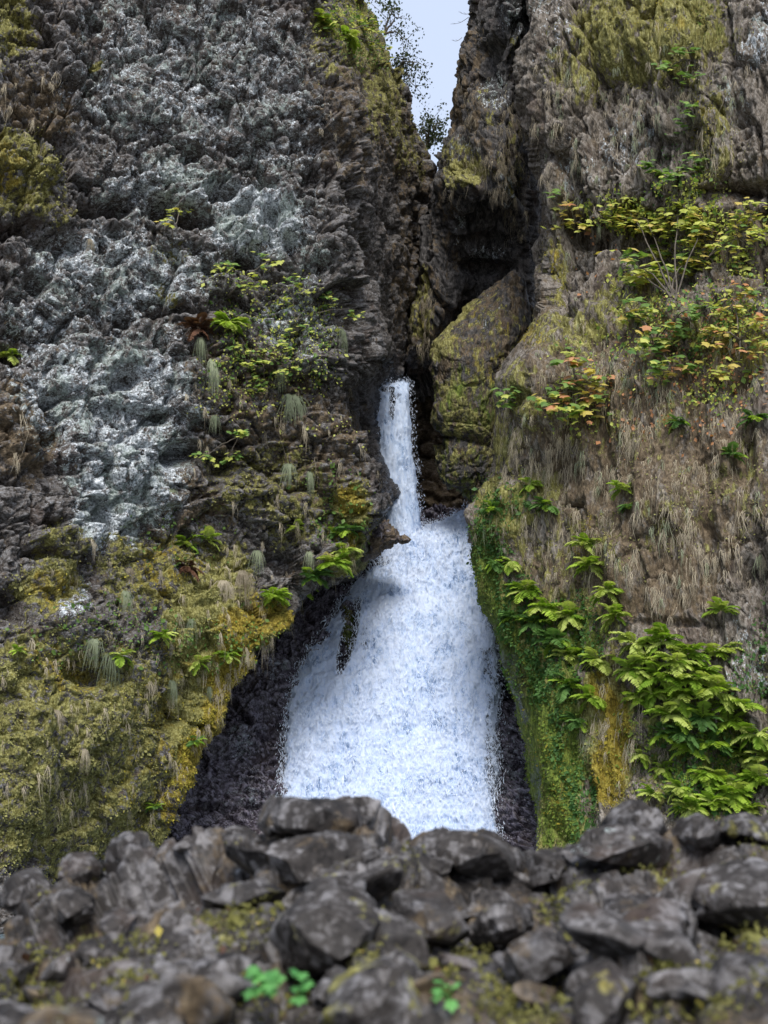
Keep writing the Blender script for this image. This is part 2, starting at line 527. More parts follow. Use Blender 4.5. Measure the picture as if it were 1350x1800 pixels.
lrow(640, 614, 42.6, 690, 722, 58.5, 36.5)
lrow(690, 603, 42.8, 620, 716, 58.5, 36, 48)
lrow(790, 618, 43.0, 630, 700, 57, 35.6, 48)
lrow(870, 664, 43.6, 674, 710, 56, 35.2, 48)
lrow(925, 661, 43.8, 665, 658, 54, 35.0, 47)
lrow(985, 622, 43.4, 622, 614, 52, 34.8, 46)
lrow(1050, 533, 42.6, 530, 518, 51, 34.6, 45.5)
lrow(1110, 495, 42.0, 485, 475, 50, 34.4, 45)
lrow(1180, 430, 41.2, 422, 412, 49, 34.2, 44.5)
lrow(1280, 372, 40.6, 366, 355, 48, 34.0, 44)
lrow(1380, 317, 40.0, 309, 297, 47, 33.7, 43.5)
lrow(1450, 276, 39.6, 269, 256, 46.5, 33.5, 43)
lrow(1650, 235, 39.0, 228, 215, 45, 33.0, 42)
S_LEFT = Sheet(L, 2.15)
s = S_LEFT
wx, wy = wob(s, 14, 0.7, 5)
feat = pits(wx, wy, [
    (205, 345, 26, 14, .9), (160, 350, 16, 14, .7), (290, 350, 34, 22, 1.3), (345, 372, 36, 18, 1.0), (400, 322, 18, 13, .5), (432, 350, 14, 12, .5),
    (470, 318, 22, 12, .7), (480, 375, 16, 24, .7), (348, 265, 14, 10, .5), (205, 395, 18, 14, .5), (30, 400, 40, 14, .7), (80, 425, 40, 14, .6),
    (110, 235, 22, 14, .6), (60, 500, 34, 18, .6), (170, 500, 20, 14, .5), (330, 800, 30, 22, .9), (400, 815, 26, 18, .7), (90, 770, 30, 24, .8),
    (235, 655, 26, 22, .7), (105, 680, 24, 12, .6), (270, 730, 30, 16, .5), (190, 880, 12, 70, .4), (15, 1060, 26, 30, .7), (150, 1190, 40, 26, .6),
    (70, 980, 30, 10, .5), (90, 925, 16, 10, .6), (510, 938, 10, 10, .5), (330, 545, 40, 10, .5), (420, 455, 30, 10, .5), (130, 430, 20, 20, .5),
    (500, 480, 24, 10, .5), (20, 620, 18, 24, .5), (250, 285, 18, 10, .5), (565, 470, 14, 12, .4), (230, 560, 20, 12, .5), (310, 620, 20, 10, .4),
    # rounded bulges (negative depth stands proud)
    (445, 400, 26, 30, -.6), (510, 405, 18, 30, -.6), (500, 350, 16, 22, -.5), (415, 300, 22, 14, -.4), (240, 440, 34, 40, -.5), (150, 130, 50, 12, -.5),
    (60, 290, 60, 40, -.6), (130, 790, 60, 40, -.5), (40, 740, 46, 60, -.7), (590, 960, 46, 50, -.7), (620, 880, 36, 50, -.6), (140, 1100, 60, 40, -.5),
    (480, 900, 80, 60, -.4), (40, 1350, 40, 120, -.5), (590, 420, 20, 30, -.3), (330, 870, 50, 26, -.4), (560, 640, 60, 20, -.4)])
feat = np.where(feat > 0, feat * 1.9, feat * 1.2)
far = sstep(4.05, 4.5, np.tile(s.tu, s.shape[0]))   # the receding wall is smoother
lowmoss = sstep(850, 1100, s.py)
amp = (1.0 - 0.60 * far) * (1 - 0.45 * lowmoss)
displace(s, [(2.6, .50), (1.1, .34), (.50, .17), (.24, .075), (.12, .032)], 11, 1.15, 0.8, 0.18, 1.0, amp, feat)
wx, wy = wob(s, 30, 0.55, 8)
near = 1 - far
moss = blobs(wx, wy, [(40, 300, 70, 90, .62), (15, 50, 60, 80, .6), (10, 330, 40, 60, .6), (175, 100, 14, 14, .7), (90, 370, 50, 30, .45), (300, 440, 30, 40, .4), (290, 530, 16, 30, .5),
      (480, 850, 130, 70, .5), (560, 900, 110, 60, .5), (620, 890, 45, 55, .8), (620, 985, 50, 40, .8), (90, 1030, 60, 60, .65), (110, 960, 60, 50, .5),
      (300, 1000, 140, 80, .55), (380, 1200, 110, 250, .92), (120, 1260, 240, 170, .62), (150, 1430, 230, 130, .60), (450, 1110, 80, 60, .8),
      (620, 60, 60, 90, .6), (680, 150, 40, 110, .62), (720, 260, 30, 70, .5), (570, 60, 40, 60, .5), (640, 360, 8, 100, .1)], .45)
gold = blobs(wx, wy, [(470, 1095, 60, 36, .85), (425, 1150, 46, 56, .95), (390, 1240, 46, 90, 1.0), (362, 1340, 46, 90, .95), (320, 1425, 44, 60, .85), (300, 1280, 90, 200, .36), (620, 880, 32, 40, .8), (600, 950, 40, 30, .6), (90, 1040, 40, 40, .6), (480, 1080, 60, 50, .6), (20, 300, 40, 60, .5),
      (110, 1180, 60, 40, .5), (290, 990, 60, 60, .45), (260, 1380, 60, 80, .35)], .4)
green = blobs(wx, wy, [(640, 980, 30, 40, .5), (500, 1060, 50, 30, .5), (640, 640, 10, 60, .3), (280, 1430, 40, 50, .3)], .4)
brown = blobs(wx, wy, [(60, 180, 90, 60, .6), (560, 120, 40, 200, .4), (40, 760, 70, 110, .62), (450, 700, 150, 130, .52), (560, 780, 110, 120, .55), (330, 880, 90, 60, .5), (350, 620, 60, 50, .45),
      (640, 200, 90, 160, .5), (720, 350, 40, 300, .5), (250, 1200, 200, 120, .35), (680, 560, 60, 130, .25), (100, 60, 80, 80, .35), (560, 1000, 70, 60, .4), (500, 600, 70, 40, .35)], .45)
lich_glint = blobs(wx, wy, [(300, 150, 200, 170, .42), (470, 180, 110, 180, .40), (300, 330, 150, 60, .50), (450, 380, 110, 90, .62), (220, 480, 190, 90, .50), (90, 560, 100, 80, .45), (520, 560, 80, 60, .44),
      (180, 680, 170, 120, .55), (220, 820, 110, 120, .60), (190, 920, 60, 60, .66), (140, 1050, 34, 40, .5), (560, 460, 50, 60, .40), (330, 730, 60, 40, .45), (590, 560, 30, 40, .3),
      (400, 60, 130, 80, .42), (200, 30, 60, 50, .4)], .5)
lich_glint = lich_glint * near * 1.12
brown = np.maximum(brown, .27 * near)
wet = blobs(wx, wy, [(690, 760, 26, 160, .9), (420, 1300, 16, 160, .35), (560, 1070, 60, 16, .4)], .4) + 0.5 * sstep(4.05, 4.5, np.tile(s.tu, s.shape[0])) * sstep(640, 700, s.py)
dim = 0
build_sheet(s, 'left_cliff', MAT_LEFT, (moss, lich_glint, wet), (gold, green, brown))
LM = dict(moss=moss, gold=gold, green=green, brown=brown, lich_glint=lich_glint)

# ---- right cliff
R = []
def rrow(py, e, de, d2, dr, k=(0, 0, 0), back=8, ein=25):
    w = 1350 - e
    R.append((py, [(e + ein + 20, de + back), (e + 3, de + back * .35), (e, de), (e + w * .18, de + (d2 - de) * .5 + k[0]), (e + w * .42, d2 + k[1]), (e + w * .68, (d2 + dr) / 2 + k[2]), (1350, dr), (1780, dr - 3.0)]))
rrow(-420, 955, 47, 44, 41)
rrow(-120, 945, 46, 43, 40)
rrow(0, 940, 45.4, 42.4, 39.4)
rrow(130, 938, 44.8, 42, 39)
rrow(260, 950, 44.4, 41.6, 38.6)
rrow(330, 956, 44.2, 41.4, 38.6)
rrow(400, 962, 44.4, 41.9, 38.9, (0, .5, .4))
rrow(470, 962, 44.0, 41.6, 38.2, (0, .4, .3))
rrow(540, 974, 43.0, 40.4, 37.4, (0, -.3, -.2))
rrow(600, 930, 42.0, 39.6, 37.0, (-.3, -.5, -.4))
rrow(665, 905, 41.4, 39.2, 36.8, (-.5, -.4, -.2))
rrow(780, 882, 41.6, 39.2, 36.6, (0, 0, 0))
rrow(835, 876, 42.4, 39.3, 36.4, (.2, 0, 0))
rrow(880, 864, 42.6, 39.2, 36.2, (-.3, 0, 0))
rrow(960, 849, 42.8, 39.0, 36.0)
rrow(1040, 864, 42.2, 38.6, 35.8)
rrow(1120, 884, 41.4, 38.0, 35.4)
rrow(1200, 903, 40.8, 37.4, 35.0, (0, .2, 0))
rrow(1300, 928, 40.2, 37.0, 34.8, (.1, .3, .1))
rrow(1400, 946, 39.6, 36.6, 34.4, (.1, .3, .1))
rrow(1480, 945, 39.2, 36.3, 34.0)
rrow(1680, 950, 38.2, 35.5, 33.2)
S_RIGHT = Sheet(R, 2.3)
s = S_RIGHT
wx, wy = wob(s, 14, 0.7, 25)
feat = pits(wx, wy, [
    (1310, 335, 70, 16, 1.1), (1240, 345, 50, 12, .6), (1000, 400, 34, 20, .9), (1040, 430, 50, 34, .9), (1200, 430, 60, 44, .8), (1130, 480, 50, 22, .5), (1310, 460, 40, 30, .6),
    (1060, 200, 20, 30, .3), (990, 500, 16, 50, .4), (1300, 190, 20, 14, .5), (1230, 260, 20, 14, .4), (1090, 1200, 26, 40, .5), (1000, 1130, 20, 30, .6), (1160, 1330, 50, 40, .8),
    (1280, 1340, 50, 40, .7), (1000, 880, 26, 12, .4), (900, 900, 10, 14, .4), (960, 1075, 12, 40, .4), (1080, 670, 24, 20, .4), (1330, 1000, 30, 30, .5), (1180, 1100, 70, 10, .4),
    (930, 700, 18, 16, .4), (870, 1160, 12, 30, .4),
    (1100, 80, 120, 50, -.6), (1260, 230, 30, 80, -.5), (1080, 560, 60, 24, -.5), (1250, 590, 80, 30, -.6), (940, 680, 40, 60, -.6), (880, 910, 30, 50, -.5), (1200, 880, 100, 60, -.4),
    (975, 1260, 26, 160, -.7), (1010, 1420, 30, 80, -.4), (1100, 1000, 60, 60, -.4), (1180, 1170, 70, 40, -.4), (1290, 1210, 40, 50, -.4), (1060, 1300, 24, 80, -.3)])
amp = (0.45 + 0.5 * (1 - sstep(470, 560, s.py))) * (0.4 + 0.6 * sstep(1.2, 2.1, np.tile(s.tu, s.shape[0]))) + 0.35 * sstep(1180, 1330, s.px) * sstep(900, 1000, s.py)
displace(s, [(2.6, .40), (1.1, .28), (.5, .15), (.25, .085), (.125, .045)], 41, 0.5, 0.7, 0.3, 1.0, amp, feat, .03, .55)
wx, wy = wob(s, 30, 0.55, 28)
moss = blobs(wx, wy, [(1130, 60, 160, 100, .68), (1010, 130, 80, 60, .55), (1260, 240, 40, 110, .55), (1220, 120, 60, 70, .45), (1000, 580, 80, 50, .6), (1100, 540, 90, 40, .55), (1280, 600, 100, 60, .6), (975, 480, 24, 70, .6),
      (905, 690, 40, 60, .6), (880, 780, 30, 60, .6), (1100, 720, 180, 90, .42), (880, 900, 60, 70, .75), (850, 1000, 40, 100, .9), (890, 1150, 40, 120, .95), (925, 1290, 50, 200, 1.0), (985, 1320, 60, 190, 1.0), (1080, 1280, 50, 140, .85), (950, 850, 50, 30, .6),
      (1000, 960, 120, 90, .45), (1200, 900, 120, 80, .38), (1230, 1330, 130, 110, .55), (1000, 1100, 90, 90, .6), (1300, 860, 50, 80, .45), (1330, 1200, 40, 100, .3)], .45)
gold = blobs(wx, wy, [(1080, 1290, 34, 120, .95), (1070, 1220, 20, 60, .8), (985, 1370, 22, 70, .6), (1290, 600, 60, 40, .45), (1240, 240, 30, 60, .3), (1025, 935, 10, 60, .7), (905, 1140, 12, 90, .6), (975, 480, 20, 60, .5), (1130, 40, 100, 40, .25), (945, 1300, 12, 70, .4), (940, 590, 60, 20, .5)], .4)
green = blobs(wx, wy, [(925, 1300, 44, 200, .7), (850, 1000, 40, 110, .7), (880, 1150, 36, 110, .75), (990, 1340, 46, 180, .70), (1000, 1130, 80, 70, .6), (1230, 1300, 120, 120, .6), (880, 890, 40, 50, .4), (1240, 40, 30, 30, .3)], .45)
brown = blobs(wx, wy, [(1050, 220, 160, 120, .35), (1300, 440, 80, 120, .5), (1100, 700, 240, 160, .60), (1150, 850, 240, 160, .66), (1100, 1000, 200, 120, .62), (960, 780, 90, 90, .5), (1200, 560, 150, 60, .5), (1080, 1260, 60, 150, .5), (940, 560, 40, 90, .5), (980, 350, 40, 120, .4), (1330, 300, 60, 90, .35)], .45)
lich_glint = blobs(wx, wy, [(1340, 60, 40, 60, .50), (1110, 260, 70, 60, .36), (1290, 180, 40, 60, .35), (1320, 1150, 50, 90, .36), (960, 60, 40, 90, .34), (1000, 300, 50, 70, .33)], .5)
wet = blobs(wx, wy, [(1330, 470, 60, 60, .3), (880, 1250, 30, 160, .8), (940, 1420, 14, 90, .6)], .4)
build_sheet(s, 'right_cliff', MAT_RIGHT, (moss, lich_glint, wet), (gold, green, brown))
RM = dict(moss=moss, gold=gold, green=green, brown=brown, lich_glint=lich_glint)

# ---- spire with the dark overhang, left of the crack
Q = []
def qrow(py, l, dl, m1, dm1, m2, dm2, r, dr):
    Q.append((py, [(l + 45, dl + 7), (l + 4, dl + 2), (l, dl), (m1, dm1), (m2, dm2), (r, dr), (r + 22, dr + 3), (r + 30, dr + 7)]))
qrow(-420, 868, 54, 890, 51, 915, 49.5, 940, 50)
qrow(-120, 845, 54, 876, 51, 905, 49, 928, 50)
qrow(0, 828, 54, 860, 51, 895, 48.8, 925, 50)
qrow(75, 812, 54, 850, 51.5, 890, 49.2, 920, 50)
qrow(150, 801, 54, 840, 51.3, 885, 49.6, 915, 50)
qrow(225, 790, 54, 835, 50.8, 885, 48.6, 922, 49.6)
qrow(290, 760, 54, 820, 50.6, 880, 48.8, 928, 50)
qrow(350, 748, 54, 815, 50.4, 880, 49.4, 930, 50.5)
qrow(385, 748, 54.2, 812, 52, 870, 51.6, 930, 51)
qrow(450, 742, 54.4, 790, 53.4, 850, 54.2, 925, 52)
qrow(510, 724, 54.4, 776, 53.2, 840, 54.6, 920, 53)
qrow(570, 719, 54.4, 770, 53.4, 820, 55.2, 915, 54)
qrow(625, 713, 54.6, 748, 54.2, 815, 56, 915, 55)
qrow(640, 713, 55.6, 748, 56.0, 815, 58, 915, 57)
qrow(700, 713, 59.0, 748, 59.5, 815, 60, 915, 59)
S_SPIRE = Sheet(Q, 2.2)
s = S_SPIRE
wx, wy = wob(s, 8, 0.7, 45)
feat = pits(wx, wy, [(872, 115, 34, 44, 1.2), (850, 470, 60, 16, .6), (850, 415, 60, 10, .5), (905, 200, 16, 30, .4), (930, 330, 14, 100, 1.0), (830, 330, 20, 14, -.6), (800, 320, 30, 24, -.5), (850, 230, 24, 60, -.4), (770, 440, 10, 50, -.3),
                    (800, 220, 10, 20, .3), (880, 300, 12, 40, -.4), (840, 385, 40, 8, .5)])
displace(s, [(2.2, .36), (1.0, .26), (.45, .15), (.22, .08)], 71, 0.5, 0.5, 0.4, 1.0, 0.85 + 0 * s.px, feat)
wx, wy = wob(s, 18, 0.6, 48)
moss = blobs(wx, wy, [(820, 305, 40, 36, .7), (740, 540, 26, 80, .62), (900, 280, 30, 80, .45), (905, 100, 16, 60, .4), (800, 270, 50, 30, .5), (860, 190, 30, 40, .4)], .45)
gold = blobs(wx, wy, [(740, 540, 20, 60, .3), (905, 330, 14, 60, .35)], .4)
brown = blobs(wx, wy, [(820, 150, 40, 130, .5), (780, 450, 30, 200, .42), (740, 560, 40, 90, .5), (880, 260, 60, 90, .4)], .45)
lich_glint = blobs(wx, wy, [(870, 160, 30, 40, .40), (910, 30, 30, 60, .44), (890, 330, 14, 30, .5), (850, 440, 40, 12, .5), (800, 400, 12, 30, .42), (815, 260, 30, 30, .35)], .5)
build_sheet(s, 'spire_rock', MAT_SPIRE, (moss, lich_glint, 0.35 * sstep(370, 400, s.py)), (gold, 0 * s.px, brown))

# ---- back wall of the slot, behind the upper fall
bw = [(py, [(560, 60.5), (640, 60.5), (700, 61), (735, 61), (790, 60), (860, 60), (960, 58)]) for py in (380, 500, 600, 700, 800, 900, 1000, 1100)]
S_BACK = Sheet(bw, 3.2)
s = S_BACK
displace(s, [(2.2, .5), (.9, .3), (.4, .16)], 91, 1.6, 0.6, 0.3)
build_sheet(s, 'slot_back_wall', MAT_BACK, (0.15 + 0 * s.px, 0 * s.px, .35 + 0 * s.px), (0 * s.px, 0 * s.px, .62 + 0 * s.px))

# ---- wet bedrock apron under and beside the lower fall
ap = []
def arow(py, D, l=200, r=1010):
    ap.append((py, [(l, D - 1.5), (l + (r - l) * .25, D - .4), (l + (r - l) * .45, D), (l + (r - l) * .6, D + .2), (l + (r - l) * .8, D - .3), (r, D - 1.8)]))
arow(890, 58, 560, 900); arow(948, 57, 560, 900); arow(955, 52.6, 550, 900); arow(985, 51.6, 500, 920); arow(1050, 50.4, 440, 960); arow(1150, 48.8, 330, 990)
arow(1250, 47.4, 290, 1010); arow(1350, 46.2, 250, 1030); arow(1450, 45, 230, 1040); arow(1560, 43.6, 200, 1060); arow(1700, 42, 200, 1060)
S_APRON = Sheet(ap, 2.4)
s = S_APRON
wx, wy = wob(s, 6, .7, 3)
feat = pits(wx, wy, [(612, 1120, 14, 66, -.75), (872, 1190, 16, 30, -.6), (890, 1300, 20, 30, -.4), (430, 1290, 30, 50, -.4), (470, 1180, 40, 50, -.3), (560, 1100, 20, 50, -.3)])
displace(s, [(1.5, .30), (.65, .20), (.30, .10), (.15, .045)], 121, 1.7, 0.35, 0.25, 0.8, None, feat, .015)
wx, wy = wob(s, 14, .7, 6)
moss = blobs(wx, wy, [(612, 1120, 16, 70, .62), (905, 1170, 30, 60, .5), (440, 1120, 40, 30, .3)], .45)
lich_glint = blobs(wx, wy, [(900, 1340, 40, 110, .40), (425, 1310, 30, 40, .46), (480, 1170, 36, 26, .42), (440, 1400, 60, 30, .36), (430, 1330, 50, 70, .25)], .5)  # left patches are glints painted on wet rock through the lichen mask
build_sheet(s, 'wet_bedrock', MAT_APRON, (moss, lich_glint, .75 + 0 * s.px), (0 * s.px, moss, 0 * s.px + .05))

# ------------------------------------------------------------------ free-standing rocks from an outline, with real thickness
def unit_(v):
    return v / (np.linalg.norm(v) + 1e-9)

FAC = dict(stepy=.45, tilt=1.1)
def rock_blob(poly, D, thick, nth=72, nr=22, power=2.4, tilt=0.0, seed=0, scales=((.9, .22), (.4, .12), (.2, .05)), zs=1.0, amp=1.0, back=12, cuts=0, cutr=(.62, .88)):
    poly = np.array(poly, float)
    c = poly.mean(0)
    th = np.linspace(0, 2 * math.pi, nth, endpoint=False)
    r = np.zeros(nth)
    n = len(poly)
    for k, t in enumerate(th):
        d = np.array([math.cos(t), math.sin(t)])
        best = 1.0
        for i in range(n):
            a = poly[i] - c; b = poly[(i + 1) % n] - c
            e = b - a
            den = d[0] * e[1] - d[1] * e[0]
            if abs(den) < 1e-9: continue
            tt = (a[0] * e[1] - a[1] * e[0]) / den
            u = (a[0] * d[1] - a[1] * d[0]) / den
            if tt > 0 and -1e-6 <= u <= 1 + 1e-6: best = max(best, tt)
        r[k] = best
    rho_f = np.sin(np.linspace(0, math.pi / 2, nr + 1)[1:])
    rho_b = rho_f[::-1][1:][:: max(1, nr // back)]
    rho = np.concatenate([rho_f, rho_b])
    side = np.concatenate([-np.ones(nr), np.ones(len(rho_b))])
    bul = np.clip(1 - rho ** power, 0, 1) ** (1 / power)
    px = c[0] + np.outer(rho, r * np.cos(th)); py = c[1] + np.outer(rho, r * np.sin(th))
    DD = D + (side * bul * thick)[:, None] + tilt * (c[1] - py)
    P = place(px, py, DD).reshape(-1, 3)
    f0 = place(c[0], c[1], D - thick); f1 = place(c[0], c[1], D + thick)
    P = np.vstack([P, f0, f1])
    cen = P.mean(0)
    m = len(rho)
    nrm = P - cen
    sc = np.array([thick, thick, thick])
    # surface normals from the ring grid
    G = P[:-2].reshape(m, nth, 3)
    a = np.roll(G, -1, 1) - np.roll(G, 1, 1); b = np.gradient(G, axis=0)
    nn = np.cross(a, b); nn = nn / (np.linalg.norm(nn, axis=-1, keepdims=True) + 1e-9)
    nn = nn.reshape(-1, 3)
    if ((nn * nrm[:-2]).sum(-1)).mean() < 0: nn = -nn
    nn = np.vstack([nn, [[0, -1, 0]], [[0, 1, 0]]])
    q = P * np.array([1, 1, zs])
    d = np.zeros(len(P))
    for k, (cs, h) in enumerate(scales):
        v, cr, o = facets(q / cs + 0.3 * fbm(q / cs, 1, seed + k)[:, None], seed * 7 + 10 * k + 1, **FAC)
        d += amp * h * (v - 0.25 * cr)
    d += amp * scales[-1][1] * 0.5 * fbm(q / scales[-1][0] * 2.5, 3, seed + 5)
    P = P + nn * d[:, None]
    if cuts:
        g = np.random.default_rng(seed)
        c2 = P.mean(0)
        for q in range(cuts):
            nv = unit_(g.normal(size=3) * np.array([1, .8, 1])); nv = nv * np.sign(nv[1]) * -1 if g.random() < .7 else nv
            dd = (P - c2) @ nv
            lim = dd.max() * g.uniform(*cutr)
            P = P - np.clip(dd - lim, 0, None)[:, None] * nv * .93
    i = np.arange(m * nth).reshape(m, nth)
    j = np.roll(i, -1, 1)
    quads = np.stack([i[:-1], i[1:], j[1:], j[:-1]], -1).reshape(-1, 4)
    t0 = np.stack([np.full(nth, m * nth), i[0], j[0], j[0]], -1)
    t1 = np.stack([np.full(nth, m * nth + 1), j[-1], i[-1], i[-1]], -1)
    return P, quads, np.concatenate([t0[:, :3], t1[:, :3]]), cen

def poly_mesh(name, P, quads, tris, smooth=True):
    me = bpy.data.meshes.new(name)
    F = np.concatenate([quads[:, [0, 1, 2]], quads[:, [0, 2, 3]], tris])
    return fast_mesh(name, P, F, smooth)

def add_rock(name, poly, D, thick, mat, A=None, B=None, parent=None, label=None, cat=None, kind=None, group=None, **kw):
    P, q, t, cen = rock_blob(poly, D, thick, **kw)
    base = np.array([cen[0], cen[1], P[:, 2].min()])
    px, py = proj(P)
    me = poly_mesh(name, P - base, q, t)
    Z = 0 * px
    a = [x(px, py, P) if callable(x) else Z + x for x in (A or (0, 0, 0))]
    b = [x(px, py, P) if callable(x) else Z + x for x in (B or (0, 0, 0))]
    set_mask(me, 'A', a); set_mask(me, 'B', b)
    o = link(name, me, mat, parent, label, cat, kind, group)
    o.location = base
    return o

# the mossy chockstones wedged in the slot
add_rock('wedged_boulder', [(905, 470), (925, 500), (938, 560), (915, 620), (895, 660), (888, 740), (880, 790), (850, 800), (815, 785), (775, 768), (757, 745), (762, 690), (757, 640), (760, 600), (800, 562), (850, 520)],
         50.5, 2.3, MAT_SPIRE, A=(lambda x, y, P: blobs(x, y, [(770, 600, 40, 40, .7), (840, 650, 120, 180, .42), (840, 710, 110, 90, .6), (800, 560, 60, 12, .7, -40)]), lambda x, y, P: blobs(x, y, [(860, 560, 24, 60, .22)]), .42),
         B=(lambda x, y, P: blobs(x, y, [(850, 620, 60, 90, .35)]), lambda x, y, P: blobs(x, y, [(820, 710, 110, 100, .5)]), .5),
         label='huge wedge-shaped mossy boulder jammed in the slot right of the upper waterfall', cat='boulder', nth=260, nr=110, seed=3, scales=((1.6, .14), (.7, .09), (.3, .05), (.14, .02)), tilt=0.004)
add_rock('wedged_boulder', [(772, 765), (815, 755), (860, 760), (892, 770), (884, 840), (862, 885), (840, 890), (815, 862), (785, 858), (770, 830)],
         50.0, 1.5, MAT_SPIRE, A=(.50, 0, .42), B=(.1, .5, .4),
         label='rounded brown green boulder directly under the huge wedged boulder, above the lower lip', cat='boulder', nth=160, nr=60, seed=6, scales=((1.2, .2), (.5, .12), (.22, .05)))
add_rock('lip_boulder', [(640, 930), (655, 915), (680, 915), (700, 932), (722, 948), (700, 960), (672, 972), (640, 985), (622, 975)],
         47.6, .9, MAT_APRON, A=(.1, 0, .45), B=(0, 0, .62),
         label='brown wet boulder at the foot of the upper waterfall, left of the lip', cat='boulder', nth=120, nr=40, seed=9, scales=((.8, .12), (.4, .09), (.2, .04)))

# ------------------------------------------------------------------ ground sheets
def plane_sheet(name, x0, x1, y0, y1, z, mat, amp=0, n=60, masks=None, seed=0):
    X, Y = np.meshgrid(np.linspace(x0, x1, n), np.linspace(y0, y1, n))
    P = np.stack([X.ravel(), Y.ravel(), np.full(X.size, float(z))], -1)
    if amp: P[:, 2] += amp * fbm(P * 0.15, 4, seed)
    F = grid_faces(n, n, False)[:, ::-1]
    me = fast_mesh(name, P, F)
    if masks: set_mask(me, 'A', masks[0]); set_mask(me, 'B', masks[1])
    return link(name, me, mat, kind='structure')
plane_sheet('ground', -900, 900, -900, 900, -12.0, MAT_FRONT, 1.0, 80, ((.3, 0, 0), (0, .3, .5)))
plane_sheet('plunge_pool', -16, 16, 11, 50, -7.2, MAT_POOL, 0, 20)

# ------------------------------------------------------------------ WATER
def fall_sheet(rows, step, name, mat, scales, seed, zs, edge=1.0, thick=None, holes=None, label=None):
    s = Sheet(rows, step)
    p = s.base * np.array([1, 1, zs])
    d = 0
    for c, h in scales:
        d = d + h * fbm(p / c, 4, seed + int(c * 100), 0.6)
        d = d + h * 0.8 * (0.5 - np.abs(vnoise(p / c * 1.7, seed + 7 + int(c * 100))))
    s.P = s.base + s.N0 * d[:, None]
    s.finish()
    u = np.tile(s.tu / s.tu[-1], s.shape[0])
    v = np.repeat(s.tv / s.tv[-1], s.shape[1])
    e = np.clip(1 - np.minimum(u, 1 - u) / 0.11, 0, 1) ** 1.4 * edge
    if holes is not None: e = np.maximum(e, holes(s))
    me = fast_mesh(name, s.P, s.faces())
    set_mask(me, 'A', (e, u, v))
    link(name, me, mat, kind='structure')
    s.u, s.v, s.e = u, v, e
    return s

ur = []
for py, l, r, D in [(672, 650, 710, 56.5), (677, 649, 712, 54.2), (690, 650, 714, 53.6), (720, 654, 716, 53.3), (760, 659, 718, 53.1), (820, 665, 721, 52.9), (880, 677, 728, 52.7), (930, 684, 737, 52.5), (965, 690, 742, 52.4)]:
    ur.append((py, [(l - 3, D + .9), (l, D + .25), (l + (r - l) * .25, D - .1), ((l + r) / 2, D - .15), (l + (r - l) * .75, D - .1), (r, D + .25), (r + 3, D + .9)]))
S_UP = fall_sheet(ur, 1.6, 'upper_waterfall', MAT_FALL_UP, [(.9, .16), (.4, .10), (.18, .05)], 201, 0.30, 0.7,
                  holes=lambda s: blobs(s.px, s.py, [(690, 712, 7, 30, .8), (680, 684, 18, 6, .85), (700, 700, 8, 14, .6)], .5))
lr = []
for py, l, r, D in [(918, 722, 838, 55.0), (930, 712, 838, 51.7), (950, 692, 837, 51.0), (985, 665, 832, 50.5), (1030, 622, 838, 49.9), (1080, 592, 850, 49.1), (1140, 552, 862, 48.2), (1200, 524, 868, 47.3),
                    (1260, 516, 870, 46.6), (1330, 508, 868, 45.8), (1400, 496, 864, 45.0), (1480, 480, 868, 44.1), (1600, 470, 900, 42.6)]:
    w = r - l
    tl = 30 if py < 960 else 22
    lr.append((py, [(l - 4, D + .5), (l, D + .05, py + tl * .6), (l + w * .14, D - .25, py + tl * .45), (l + w * .32, D - .38, py + tl * .2), (l + w * .5, D - .42, py - tl * .1), (l + w * .68, D - .38, py - tl * .4), (l + w * .86, D - .22, py - tl * .6), (r, D + .05, py - tl), (r + 4, D + .5, py - tl)]))
S_LOW = fall_sheet(lr, 1.9, 'lower_waterfall', MAT_FALL, [(1.3, .16), (.5, .13), (.22, .08), (.1, .035)], 231, 0.7, 0.95,
                   holes=lambda s: blobs(s.px, s.py, [(612, 1122, 14, 68, 1.3, 14), (640, 1130, 12, 50, .45, 10), (780, 1380, 60, 40, .30), (790, 1240, 40, 50, .26), (700, 1230, 60, 40, .25), (860, 1120, 20, 90, .6), (870, 1300, 26, 150, .62), (670, 985, 26, 12, .7), (530, 1270, 22, 80, .4), (560, 1110, 14, 50, .35)], .5))

# ---- spray: drops and torn strands of water leaving the falls
OCT_V = np.array([(1, 0, 0), (-1, 0, 0), (0, 1, 0), (0, -1, 0), (0, 0, 1), (0, 0, -1)], float)
OCT_F = np.array([(0, 2, 4), (2, 1, 4), (1, 3, 4), (3, 0, 4), (2, 0, 5), (1, 2, 5), (3, 1, 5), (0, 3, 5)])
def scatter(tv, tf, pos, X, Y, Z, sc):
    """copies of a small template joined in one array; X, Y, Z basis (n,3), sc (n,3)"""
    n = len(pos); k = len(tv)
    V = (tv[None, :, 0:1] * (X * sc[:, 0:1])[:, None] + tv[None, :, 1:2] * (Y * sc[:, 1:2])[:, None] + tv[None, :, 2:3] * (Z * sc[:, 2:3])[:, None] + pos[:, None]).reshape(-1, 3)
    F = (tf[None] + (np.arange(n) * k)[:, None, None]).reshape(-1, tf.shape[1])
    return V, F
def unit(v):
    return v / (np.linalg.norm(v, axis=-1, keepdims=True) + 1e-9)
def basis_from(Zd):
    Zd = unit(Zd)
    r = rng.normal(size=Zd.shape)
    X = unit(np.cross(r, Zd)); Y = np.cross(Zd, X)
    return X, Y, Zd
